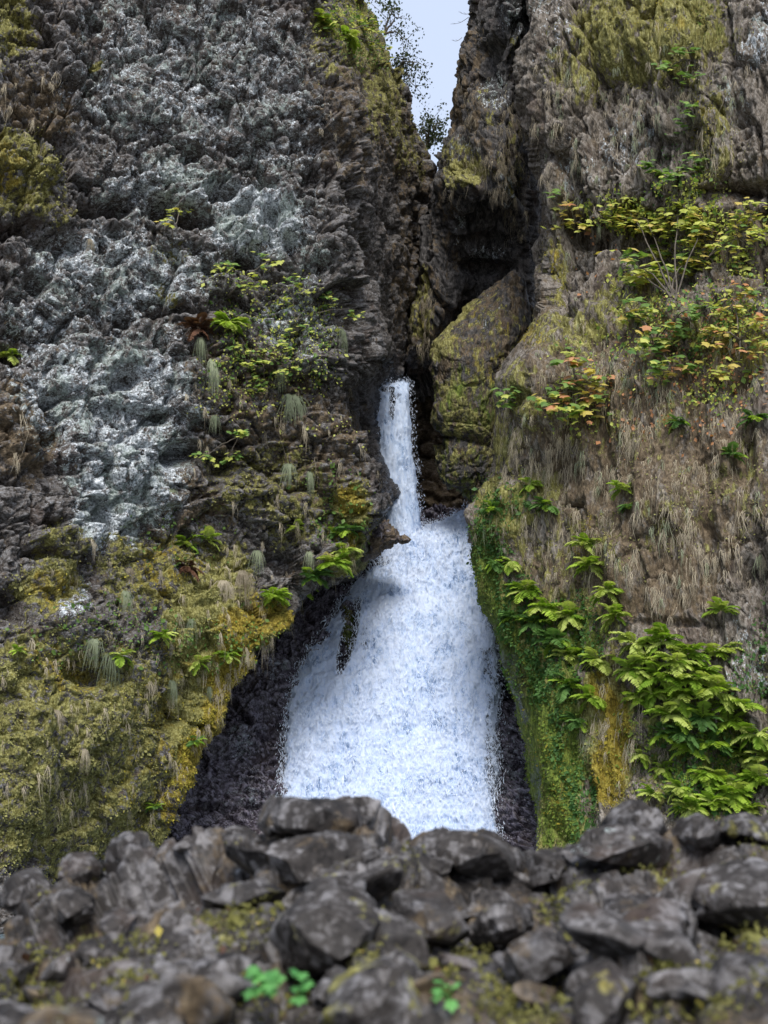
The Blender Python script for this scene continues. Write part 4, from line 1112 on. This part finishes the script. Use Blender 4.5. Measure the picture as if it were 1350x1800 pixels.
FERNS = [
 # right cliff, the big bright bank at the lower right
 (r, 1120, 1130, 60, 'pale', 'pale lime fern at the top left of the big fern bank, under the dry grass'),
 (r, 1165, 1125, 64, 'bright', 'bright fern on the top row of the big fern bank, second from the left'),
 (r, 1210, 1150, 62, 'bright', 'bright fern on the top row of the big fern bank, third from the left'),
 (r, 1262, 1150, 60, 'pale', 'pale fern at the top right of the big fern bank, beside grey rock'),
 (r, 1110, 1180, 62, 'pale', 'pale lime fern on the left rim of the big fern bank, over the orange moss'),
 (r, 1160, 1190, 66, 'bright', 'bright fern in the second row of the big fern bank, left of its middle'),
 (r, 1215, 1200, 66, 'bright', 'bright fern at the middle of the second row of the big fern bank'),
 (r, 1262, 1215, 74, 'pale', 'large pale lime fern with broad drooping fronds on the right of the second row'),
 (r, 1300, 1245, 64, 'bright', 'bright drooping fern at the right end of the second row of the fern bank'),
 (r, 1180, 1255, 60, 'pale', 'pale fern hanging below the middle of the big fern bank'),
 (r, 1130, 1230, 50, 'bright', 'small bright fern on the left rim, just under the pale lime rim fern'),
 (r, 1235, 1265, 58, 'dark', 'shaded dark green fern below the large pale lime fern'),
 (r, 1335, 1290, 62, 'bright', 'bright fern at the right edge of the picture, above the lower bank'),
 (r, 1250, 1310, 56, 'dark', 'dark green fern hanging in the shadow gap of the fern bank'),
 (r, 1300, 1330, 58, 'bright', 'bright fern low on the right, between shadow gap and picture edge'),
 (r, 1200, 1290, 50, 'dark', 'dark thin fern at the left of the shadow gap'),
 (r, 1240, 1360, 56, 'bright', 'bright fern above the ridge crest, left of the low right corner ferns'),
 (r, 1195, 1385, 48, 'pale', 'small pale fern just above the angular bluish rock of the ridge'),
 (r, 1290, 1395, 62, 'bright', 'bright fern just above the ridge crest near the right edge'),
 (r, 1340, 1370, 66, 'bright', 'bright fern in the lower right corner of the fern bank'),
 (r, 1215, 1420, 52, 'pale', 'pale yellow fern peeking over the ridge crest'),
 (r, 1320, 1425, 54, 'bright', 'bright fern peeking over the ridge crest at the right edge'),
 (r, 1150, 1400, 40, 'pale', 'tiny pale fern over the pointed dark crest rock'),
 (r, 1125, 1330, 36, 'pale', 'tiny pale fern at the right border of the orange moss'),
 (r, 1140, 1160, 50, 'bright', 'bright fern filling the first gap between the two upper rows of the fern bank'),
 (r, 1190, 1170, 54, 'pale', 'pale fern filling the middle gap between the two upper rows of the fern bank'),
 (r, 1238, 1182, 54, 'bright', 'bright fern filling the last gap between the two upper rows of the fern bank'),
 (r, 1195, 1225, 56, 'bright', 'bright fern just under the middle of the second row of the fern bank'),
 (r, 1150, 1215, 46, 'bright', 'bright small fern just under the left half of the second row'),
 (r, 1282, 1275, 54, 'bright', 'bright fern under the drooping fern at the right end of the second row'),
 (r, 1215, 1320, 50, 'bright', 'bright fern between the shadow gap and the ferns above the ridge'),
 (r, 1270, 1365, 54, 'pale', 'pale fern between the two bright ferns nearest the ridge crest'),
 (r, 1345, 1330, 50, 'pale', 'pale fern at the right edge between two bright ferns'),
 (r, 1170, 1350, 44, 'bright', 'small bright fern left of the ferns above the ridge'),
 (r, 1165, 1290, 44, 'dark', 'small dark fern under the pale fern that hangs below the bank'),
 (r, 1255, 1410, 50, 'bright', 'bright fern low between the pale yellow one and the right edge'),
 # the column of ferns nearer the water
 (r, 925, 1040, 58, 'bright', 'bright fern at the top of the fern column beside the mossy rib'),
 (r, 965, 1070, 62, 'bright', 'bright fern right below the top of the fern column'),
 (r, 945, 1095, 50, 'dark', 'dark fern on the shaded side of the fern column'),
 (r, 1000, 1085, 50, 'bright', 'bright fern at the right side of the fern column'),
 (r, 975, 1125, 54, 'dark', 'dark fern in the middle of the fern column'),
 (r, 1010, 1155, 60, 'pale', 'pale broad fern below the fern column, left of the big bank'),
 (r, 1050, 1160, 50, 'pale', 'pale fern between the fern column and the big bank'),
 (r, 1000, 1205, 50, 'dark', 'dark fern under the pale broad fern'),
 (r, 1045, 1225, 48, 'bright', 'bright fern hanging left of the orange moss'),
 (r, 1015, 1265, 40, 'dark', 'small dark fern at the upper left of the orange moss'),
 (r, 1030, 955, 48, 'pale', 'pale fern growing alone in the dry grass, top of a vertical row'),
 (r, 1035, 995, 50, 'pale', 'pale fern in the dry grass, second of the vertical row'),
 (r, 1065, 1040, 50, 'pale', 'pale fern in the dry grass, third of the vertical row'),
 (r, 1080, 1085, 46, 'pale', 'pale fern in the dry grass, lowest of the vertical row'),
 (r, 935, 850, 36, 'bright', 'small bright fern on the top of the mossy shoulder'),
 (r, 960, 890, 44, 'dark', 'dim olive fern under the mossy shoulder'),
 (r, 1092, 860, 38, 'bright', 'small bright green fern alone in the middle of the dry grass'),
 (r, 1105, 890, 36, 'dark', 'small darker fern just below the lone bright fern'),
 (r, 870, 895, 36, 'dark', 'bluish green fern at the left rim of the right cliff above the lip'),
 (r, 870, 985, 40, 'dark', 'dark green fern on the wet rim beside the lower waterfall'),
 (r, 900, 985, 34, 'bright', 'small bright fern on the wet rim beside the dark green fern'),
 (r, 1270, 1075, 44, 'pale', 'yellowish fern above the big fern bank near grey rock'),
 (r, 900, 1085, 34, 'dark', 'dark fern on the mossy rib below the wet rim'),
 (r, 1290, 800, 40, 'dark', 'dark leafy cushion fern on bare brown ground at the right'),
 (r, 1325, 735, 44, 'dark', 'dark leafy fern at the right edge beneath the maple shrubs'),
 (r, 1190, 740, 36, 'dark', 'dark little fern left of the leafy cushion ferns'),
 # left cliff
 (l, 402, 572, 52, 'bright', 'vivid green fern hanging at the middle of the left cliff'),
 (l, 350, 575, 46, 'dead', 'withered brown fern left of the vivid green fern'),
 (l, 20, 625, 42, 'pale', 'pale fern at the left edge of the picture'),
 (l, 325, 955, 44, 'bright', 'green fern with hanging brown fronds, left of a pair'),
 (l, 365, 950, 42, 'bright', 'green fern, right of the pair on the lower left cliff'),
 (l, 330, 1000, 44, 'dead', 'withered brown fronds hanging under the pair of green ferns'),
 (l, 515, 925, 30, 'pale', 'lone pale fern in front of a small dark hole'),
 (l, 480, 1045, 50, 'bright', 'bright fern at the left end of the fern row over the wet overhang'),
 (l, 515, 1030, 54, 'bright', 'bright fern second from the left in the row over the wet overhang'),
 (l, 550, 1012, 50, 'dark', 'darker fern at the middle of the row over the wet overhang'),
 (l, 585, 995, 50, 'bright', 'bright fern fourth from the left in the row over the wet overhang'),
 (l, 605, 970, 44, 'pale', 'pale fern at the right end of the row over the wet overhang'),
 (l, 615, 930, 38, 'dark', 'bluish green fern under the golden moss near the upper fall'),
 (l, 590, 935, 34, 'dark', 'small bluish fern left of the one under the golden moss'),
 (l, 210, 1155, 38, 'pale', 'pale fern on the mossy slope at the lower left'),
 (l, 285, 1120, 36, 'bright', 'bright low fern on the mossy slope, middle of the lower left cliff'),
 (l, 400, 1155, 38, 'bright', 'bright fern at the upper end of the golden moss streak'),
 (l, 350, 1160, 34, 'pale', 'pale fern beside the upper end of the golden moss streak'),
 (l, 345, 1305, 26, 'dark', 'small emerald rosette growing on the golden moss, upper one'),
 (l, 270, 1420, 24, 'dark', 'small emerald rosette growing on the golden moss, lower one'),
 (l, 560, 40, 44, 'bright', 'bright fern tuft near the top of the left cliff edge'),
 (l, 610, 65, 44, 'pale', 'yellowing fern tuft near the top of the left cliff edge'),
 (l, 30, 1140, 26, 'bright', 'small green fern at the lower left edge'),
 (S_SPIRE, 775, 480, 1, 'dark', None),
]
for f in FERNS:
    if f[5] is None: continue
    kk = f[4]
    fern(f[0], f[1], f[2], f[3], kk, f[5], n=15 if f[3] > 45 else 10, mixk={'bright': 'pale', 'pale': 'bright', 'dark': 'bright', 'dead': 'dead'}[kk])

# ---- countable hanging tufts of pale grass on the left cliff
def tuft_mesh(seed, n=70):
    g = np.random.default_rng(seed)
    V, F = [], []
    for k in range(n):
        a = g.normal() * .55 + .3 * (seed % 3 - 1); Ls = g.uniform(.25, 1.15); w = .010
        for q in range(4):
            t = q / 3
            c = np.array([math.sin(a) * .36 * (t ** .8) + g.normal() * .02 + .05 * a, -.20 * math.sin(t * 2.2) * math.cos(a) * Ls, .10 * math.sin(t * 3) - Ls * t ** 1.4])
            ww = w * (1 - .8 * t)
            V += [c - (ww, 0, 0), c + (ww, 0, 0)]
        i = len(V) - 8
        F += [(i + 2 * q, i + 2 * q + 1, i + 2 * q + 3, i + 2 * q + 2) for q in range(3)]
    return fast_mesh('tuft', np.array(V), np.array(F), False)
TUFTS = [tuft_mesh(70 + k) for k in range(4)]
for k, t_ in enumerate(TUFTS): t_.materials.append(MAT_GRASS_PALE if k < 3 else MAT_GRASS_DRY)
TL = [(350, 610, 50, 'long pale grass tuft hanging below the withered brown fern'), (370, 660, 70, 'longest pale grass tuft, on lichen rock at the middle of the left cliff'), (375, 745, 34, 'thin pale grass tuft under the longest tuft'),
      (490, 665, 46, 'pale grass tuft under the thin creepers'), (512, 715, 60, 'long pale grass tuft right of the thin creepers'), (485, 800, 44, 'left tuft of the broad pale grass pair'), (512, 830, 40, 'right tuft of the broad pale grass pair'),
      (600, 600, 50, 'pale green tuft near the corner above the upper fall'), (618, 660, 40, 'tuft on the corner level with the upper fall lip'), (602, 790, 34, 'short tuft left of the upper fall'), (545, 845, 40, 'thin tuft on brown earth left of the golden moss'),
      (305, 870, 36, 'grey tuft on lichen rock'), (465, 880, 36, 'tuft over the lone pale fern'), (450, 985, 40, 'tuft above the fern row'), (425, 1020, 56, 'large drooping straw tuft left of the fern row'), (395, 1035, 46, 'straw tuft left of the large drooping one'),
      (270, 1000, 34, 'left straw tuft under the brown hanging fronds'), (230, 1010, 34, 'straw tuft under the lichen patch'), (215, 1055, 40, 'green-grey tuft over the mossy slope'), (180, 1060, 40, 'grey tuft left of the green-grey one'),
      (170, 1140, 50, 'large grey green tuft beside the grey stone'), (195, 1165, 50, 'grey green tuft right of the grey stone'), (250, 1190, 40, 'grey green tuft on the mossy slope'), (300, 1210, 44, 'pale tuft left of the golden streak'), (335, 1100, 40, 'pale tuft over the golden streak'),
      (330, 1075, 36, 'thin tuft above the golden streak'), (100, 1260, 40, 'dry tuft in the olive moss'), (60, 1230, 36, 'dry tuft near the left edge'), (150, 1330, 34, 'small dry tuft low in the olive moss'), (370, 1220, 30, 'blue-green tuft on the golden streak'),
      (285, 1380, 30, 'small tuft on the golden moss above the ridge'), (540, 985, 34, 'tuft hanging above the middle of the fern row'), (25, 150, 60, 'big dry tuft at the upper left edge'), (70, 200, 50, 'dry tuft right of the big one at the upper left edge'), (160, 435, 30, 'tan tuft hanging among lichen rock')]
TL = [t for k, t in enumerate(TL) if k not in (1 + 31, 33, 5, 8, 9, 12, 16, 19, 22, 25, 27, 30) and 'upper left edge' not in t[3]]
for k, (px, py, size, lab) in enumerate(TL):
    P, N = surf(l, px, py - size * .35)
    o = bpy.data.objects.new('grass_tuft', TUFTS[3 if ('dry' in lab or 'straw' in lab or 'tan' in lab) else k % 3]); C.objects.link(o)
    o.location = P + N * .03
    sc = size / FPX * P[1] * 1.0
    o.scale = (sc * rng.uniform(.6, 1.5), sc, sc * rng.uniform(.8, 1.25))
    o.rotation_euler = (0, 0, math.atan2(N[0], -N[1]))
    tag(o, lab, 'grass', None, 'grass tufts hanging on the left cliff')

# ---- broad-leaved shrubs on the right cliff
def leaf_mesh(seed):
    g = np.random.default_rng(seed)
    pts = [(0, 0), (.22, -.08), (.5, .12), (.38, .30), (.62, .56), (.30, .56), (.0, 1.0), (-.30, .56), (-.62, .56), (-.38, .30), (-.5, .12), (-.22, -.08)]
    V = [np.array([x, y, -.16 * abs(x) - .12 * y * y + g.normal() * .015]) for x, y in pts]
    V.append(np.array([0, .35, .04]))
    n = len(pts)
    return fast_mesh('leaf', np.array(V), np.array([(n, k, (k + 1) % n) for k in range(n)]), False)
LEAF = {}
for key, mat in (('g', MAT_LEAF_GREEN), ('l', MAT_LEAF_LIME), ('y', MAT_LEAF_YELLOW), ('o', MAT_LEAF_ORANGE)):
    LEAF[key] = []
    for k in range(3):
        me = leaf_mesh(80 + k); me.materials.append(mat); LEAF[key].append(me)
def tube(pts, r0, r1, sides=6):
    pts = np.array(pts, float); n = len(pts)
    V = []
    for k in range(n):
        d = unit(pts[min(k + 1, n - 1)] - pts[max(k - 1, 0)])
        a = unit(np.cross(d, [0.3, 1, 0.2])); b = np.cross(d, a)
        rr = r0 + (r1 - r0) * k / (n - 1)
        for q in range(sides):
            t = 2 * math.pi * q / sides
            V.append(pts[k] + (a * math.cos(t) + b * math.sin(t)) * rr)
    F = []
    for k in range(n - 1):
        for q in range(sides):
            F.append((k * sides + q, k * sides + (q + 1) % sides, (k + 1) * sides + (q + 1) % sides, (k + 1) * sides + q))
    return np.array(V), np.array(F)
def join(parts):
    V, F, o = [], [], 0
    for v, f in parts:
        V.append(v); F.append(f + o); o += len(v)
    return np.vstack(V), np.vstack(F)
def shrub(s, rx, ry, areas, nleaf, lsize, mixw, label, name='shrub', out=.5, stemr=.035):
    """a shrub rooted at pixel rx,ry whose leafy sprays reach over the given soft ellipses (cx, cy, rx, ry)"""
    P0, N0 = surf(s, rx, ry)
    nleaf = min(298, int(nleaf * 1.35))
    root = bpy.data.objects.new(name, None); C.objects.link(root); root.location = P0
    root.empty_display_size = .2
    tag(root, label, 'shrub')
    parts = []
    ends = []
    for (cx, cy, ax, ay) in areas:
        Pc, Nc = surf(s, cx, cy)
        e = Pc + Nc * out * rng.uniform(.7, 1.2)
        mid = (P0 + e) / 2 + N0 * out * .6 + np.array([0, 0, .15])
        pts = [(1 - t) ** 2 * P0 + 2 * t * (1 - t) * mid + t * t * e + rng.normal(size=3) * .02 * (0 < t < 1) for t in np.linspace(0, 1, 8)]
        parts.append(tube(np.array(pts) - P0, stemr, stemr * .4))
        m = 1 / FPX * Pc[1]
        cnt = max(3, int(nleaf * ax * ay / sum(a[2] * a[3] for a in areas)))
        tips = []
        for q in range(max(3, cnt // 6)):
            a = rng.uniform(0, 6.28); rr = math.sqrt(rng.random())
            t = e + np.array([math.cos(a) * ax * rr * m, rng.normal() * .18, math.sin(a) * ay * rr * m])
            tips.append(t)
            parts.append(tube(np.array([e, (e + t) / 2 + (0, 0, .06), t]) - P0, stemr * .35, stemr * .15, 4))
        for q in range(cnt):
            t = tips[q % len(tips)] + rng.normal(size=3) * np.array([lsize * 1.0, lsize * .8, lsize * .55])
            key = rng.choice(list(mixw.keys()), p=np.array(list(mixw.values())) / sum(mixw.values()))
            o = bpy.data.objects.new('leaf', LEAF[key][q % 3]); C.objects.link(o); o.parent = root
            # leaves face up and out, tips droop to the viewer
            yd = unit(np.array([rng.normal() * .9, -1.0, -.5 + rng.normal() * .3])); up = unit(np.array([rng.normal() * .3, -.5, 1.0]))
            xd = unit(np.cross(yd, up)); zd = np.cross(xd, yd)
            sc = lsize * 1.65 * rng.uniform(.6, 1.25)
            M = Matrix([(xd[0], yd[0], zd[0], 0), (xd[1], yd[1], zd[1], 0), (xd[2], yd[2], zd[2], 0), (0, 0, 0, 1)])
            o.matrix_local = Matrix.Translation(Vector(t - P0)) @ M @ Matrix.Diagonal((sc, sc, sc, 1))
    V, F = join(parts)
    link('stem', fast_mesh('stem', V, F), MAT_BARK, root)
    return root
shrub(r, 1190, 525, [(1110, 365, 60, 26), (1200, 375, 60, 30), (1250, 400, 40, 40), (1150, 380, 60, 24)], 290, .17, {'l': 7, 'y': 3, 'g': 1}, 'upper shrub with dense small lime yellow leaves over the dark ledge of the right cliff')
shrub(r, 1230, 470, [(1300, 430, 50, 50), (1240, 440, 40, 30), (1330, 390, 30, 30), (1220, 470, 30, 20)], 150, .17, {'l': 6, 'y': 3, 'g': 2}, 'lime yellow shrub at the right edge of the dark ledge')
shrub(r, 1180, 520, [(1130, 490, 46, 22), (1085, 480, 20, 14), (1160, 460, 30, 16), (1210, 480, 24, 20)], 100, .24, {'l': 5, 'g': 3, 'y': 1}, 'bent-stemmed shrub with broad light green leaves under the dark ledge')
shrub(r, 1150, 600, [(1120, 560, 50, 18), (1180, 590, 40, 16), (1150, 620, 50, 18), (1220, 560, 30, 16), (1180, 650, 40, 20)], 130, .20, {'g': 8, 'l': 3, 'y': 1, 'o': 1}, 'low spreading shrub with mid green leaves below the bent-stemmed shrub')
shrub(r, 1020, 690, [(1010, 650, 34, 16), (980, 705, 40, 18), (1040, 680, 40, 20), (1020, 725, 34, 20), (1060, 700, 24, 14)], 110, .22, {'y': 3, 'o': 3, 'g': 5, 'l': 3}, 'autumn shrub with yellow, orange and green leaves among the dry grass')
shrub(r, 1300, 600, [(1290, 540, 50, 30), (1330, 600, 30, 40), (1260, 600, 40, 24), (1300, 660, 40, 20)], 110, .17, {'y': 3, 'l': 4, 'o': 2, 'g': 2}, 'yellowing shrub at the right edge beside the golden moss')
shrub(r, 1190, 330, [(1160, 300, 34, 12), (1210, 295, 24, 14), (1190, 315, 30, 10)], 44, .20, {'g': 8, 'l': 2}, 'small green shrub above the dense lime yellow shrub')
shrub(r, 1215, 110, [(1215, 100, 18, 12), (1190, 130, 22, 10), (1210, 150, 16, 12)], 36, .17, {'g': 9, 'l': 1}, 'small green shrub high on the right cliff')
shrub(r, 1210, 215, [(1212, 205, 12, 18), (1205, 225, 12, 10)], 22, .17, {'g': 9}, 'tiny green shrub on the seam of the upper right cliff')
shrub(r, 1010, 390, [(1010, 375, 30, 12), (1015, 415, 16, 14), (1040, 405, 16, 10)], 26, .22, {'l': 5, 'y': 2, 'o': 1}, 'sprig with a few broad pale leaves over the small dark hollow')
shrub(r, 905, 710, [(905, 700, 16, 18), (898, 690, 14, 8)], 24, .16, {'g': 8, 'l': 2}, 'small green sprig at the left rim of the right cliff')
shrub(r, 990, 345, [(985, 341, 8, 5)], 6, .2, {'g': 8}, 'single small green plant above the sprig with broad pale leaves', stemr=.015)
shrub(l, 300, 420, [(315, 380, 20, 10), (300, 395, 14, 16)], 26, .13, {'l': 6, 'y': 1}, 'thin twiggy plant with pale leaves under the hollow of the left cliff', stemr=.02)
shrub(l, 405, 520, [(400, 490, 24, 16), (440, 510, 30, 14), (470, 470, 14, 18)], 60, .14, {'g': 5, 'l': 5}, 'small leafy shrub above the vivid green fern')
shrub(l, 520, 560, [(505, 520, 30, 18), (560, 540, 34, 18), (600, 545, 12, 20), (520, 590, 24, 20)], 90, .12, {'l': 6, 'g': 4}, 'thin lime creeper near the corner of the left cliff', stemr=.015)
shrub(l, 460, 640, [(440, 630, 34, 26), (480, 620, 30, 20), (460, 670, 30, 20), (500, 650, 20, 16)], 110, .11, {'l': 6, 'g': 4}, 'lime creeper left of the long pale grass tufts', stemr=.015)
shrub(l, 420, 770, [(415, 765, 20, 14), (350, 800, 30, 12), (390, 805, 24, 10)], 50, .12, {'g': 5, 'l': 4}, 'sparse leafy twig over the hollow at the lower left cliff', stemr=.015)
shrub(l, 600, 60, [(565, 40, 20, 20), (600, 50, 24, 14), (640, 50, 26, 18), (655, 90, 14, 24)], 110, .16, {'g': 4, 'l': 5, 'y': 3}, 'yellow green bush on the upper edge of the left cliff', stemr=.03)

# ---- herbs on the foreground ridge
def herb(px, py, D, size, nl, label, rows=None):
    P = place(px, py, D)
    root = bpy.data.objects.new('green_herb', None); C.objects.link(root); root.location = P + np.array([0, 0, -size * .5])
    root.empty_display_size = .03
    tag(root, label, 'plant')
    parts = []
    for k in range(nl):
        a = rng.uniform(0, 6.28)
        t = np.array([math.cos(a) * size * .55 * rng.uniform(.3, 1), -abs(rng.normal()) * size * .2, size * .5 + rng.normal() * size * .26])
        parts.append(tube([np.zeros(3), t * .55 + (0, 0, .01), t], .0028, .0015, 5))
        yd = unit(np.array([t[0] * 6, -.7, -.25 + rng.normal() * .2])); up = unit(np.array([rng.normal() * .3, -.6, 1.0]))
        xd = unit(np.cross(yd, up)); zd = np.cross(xd, yd)
        o = bpy.data.objects.new('leaf', HERB[k % 3]); C.objects.link(o); o.parent = root
        M = Matrix([(xd[0], yd[0], zd[0], 0), (xd[1], yd[1], zd[1], 0), (xd[2], yd[2], zd[2], 0), (0, 0, 0, 1)])
        sc = size * rng.uniform(.32, .5)
        o.matrix_local = Matrix.Translation(Vector(t)) @ M @ Matrix.Diagonal((sc, sc, sc, 1))
    V, F = join(parts)
    link('stem', fast_mesh('stem', V, F), HERB_MAT, root)
HERB_MAT = leaf_material('herb_green', (.05, .20, .05), (.20, .50, .14), 12, .35, .45)
HERB = []
for k in range(3):
    me = leaf_mesh(90 + k); me.materials.append(HERB_MAT); HERB.append(me)
herb(478, 1712, 4.72, .15, 11, 'bright green herb with lobed leaves at the bottom, left one of the close pair')
herb(534, 1728, 4.70, .11, 8, 'bright green herb with lobed leaves at the bottom, right one of the close pair')
herb(788, 1732, 4.68, .11, 6, 'bluish green herb with a curled leaf low in the ridge, right of the mossy-shouldered rock')

# ---- trees on the skyline, seen small against the sky
def tree(base, height, spreads, nleaf, label, lsize=.13):
    root = bpy.data.objects.new('tree', None); C.objects.link(root); root.location = base
    tag(root, label, 'tree')
    parts = []; tips = []
    for (dx, dz, ry) in spreads:
        e = np.array([dx, rng.normal() * .6, dz])
        pts = [e * t + np.array([0, 0, .35 * math.sin(t * 3)]) + rng.normal(size=3) * .05 * (0 < t < 1) for t in np.linspace(0, 1, 7)]
        parts.append(tube(pts, .07, .02, 5))
        for q in range(9):
            b = pts[rng.integers(2, 7)]
            t = b + rng.normal(size=3) * np.array([.55, .5, .55]) * ry
            parts.append(tube([b, (b + t) / 2 + (0, 0, .05), t], .018, .008, 4))
            tips.append(t)
    V, F = join(parts)
    link('trunk', fast_mesh('trunk', V, F), MAT_BARK, root)
    tips = np.array(tips)
    c = tips[rng.integers(0, len(tips), nleaf)] + rng.normal(size=(nleaf, 3)) * .20
    Yd = unit(rng.normal(size=(nleaf, 3)) + (0, 0, -.3)); X = unit(np.cross(Yd, rng.normal(size=(nleaf, 3)))); Z = np.cross(X, Yd)
    k = lsize * rng.uniform(.6, 1.3, nleaf)
    V, F = scatter(KITE_V, KITE_F, c, X, Yd, Z, np.stack([k, k, k], -1))
    o = link('crown', fast_mesh('crown', V, F, False), MAT_LEAF_DARK, root)
tree(place(676, 60, 59), 3, [(1.0, 1.0, 1.0), (.6, 2.0, 1.0), (1.2, -.4, .9)], 500, 'small dark tree at the top of the skyline, above the left cliff edge')
tree(place(698, 130, 60), 3, [(.5, .9, .9), (.8, -.2, .9), (1.0, -1.4, .8), (.3, .3, .8)], 850, 'dark-leaved tree leaning over the left cliff edge against the sky')
tree(place(752, 262, 61), 2, [(.2, 1.1, .8), (-.4, .9, .7), (.5, .4, .7), (.6, 1.3, .6), (-.2, .2, .7)], 1000, 'dark-leaved bush filling the notch between the two cliffs')
def twig(pxa, pya, pxb, pyb, D, label):
    a, b = place(pxa, pya, D), place(pxb, pyb, D - .3)
    pts = [a + (b - a) * t + np.array([0, 0, -.12 * math.sin(t * 3.1)]) for t in np.linspace(0, 1, 8)]
    parts = [tube(pts, .016, .006, 5)]
    for q in (3, 5):
        parts.append(tube([pts[q], pts[q] + (b - a) * .18 + np.array([0, 0, .10])], .007, .004, 4))
    V, F = join(parts)
    o = link('bare_twig', fast_mesh('bare_twig', V - a, F), MAT_BARK, label=label, cat='twig')
    o.location = a
twig(829, 22, 806, 20, 53.6, 'upper bare twig reaching from the spire into the sky')
twig(824, 30, 792, 42, 53.6, 'middle bare twig reaching from the spire into the sky')
twig(812, 66, 794, 70, 53.6, 'lower bare twig reaching from the spire into the sky')
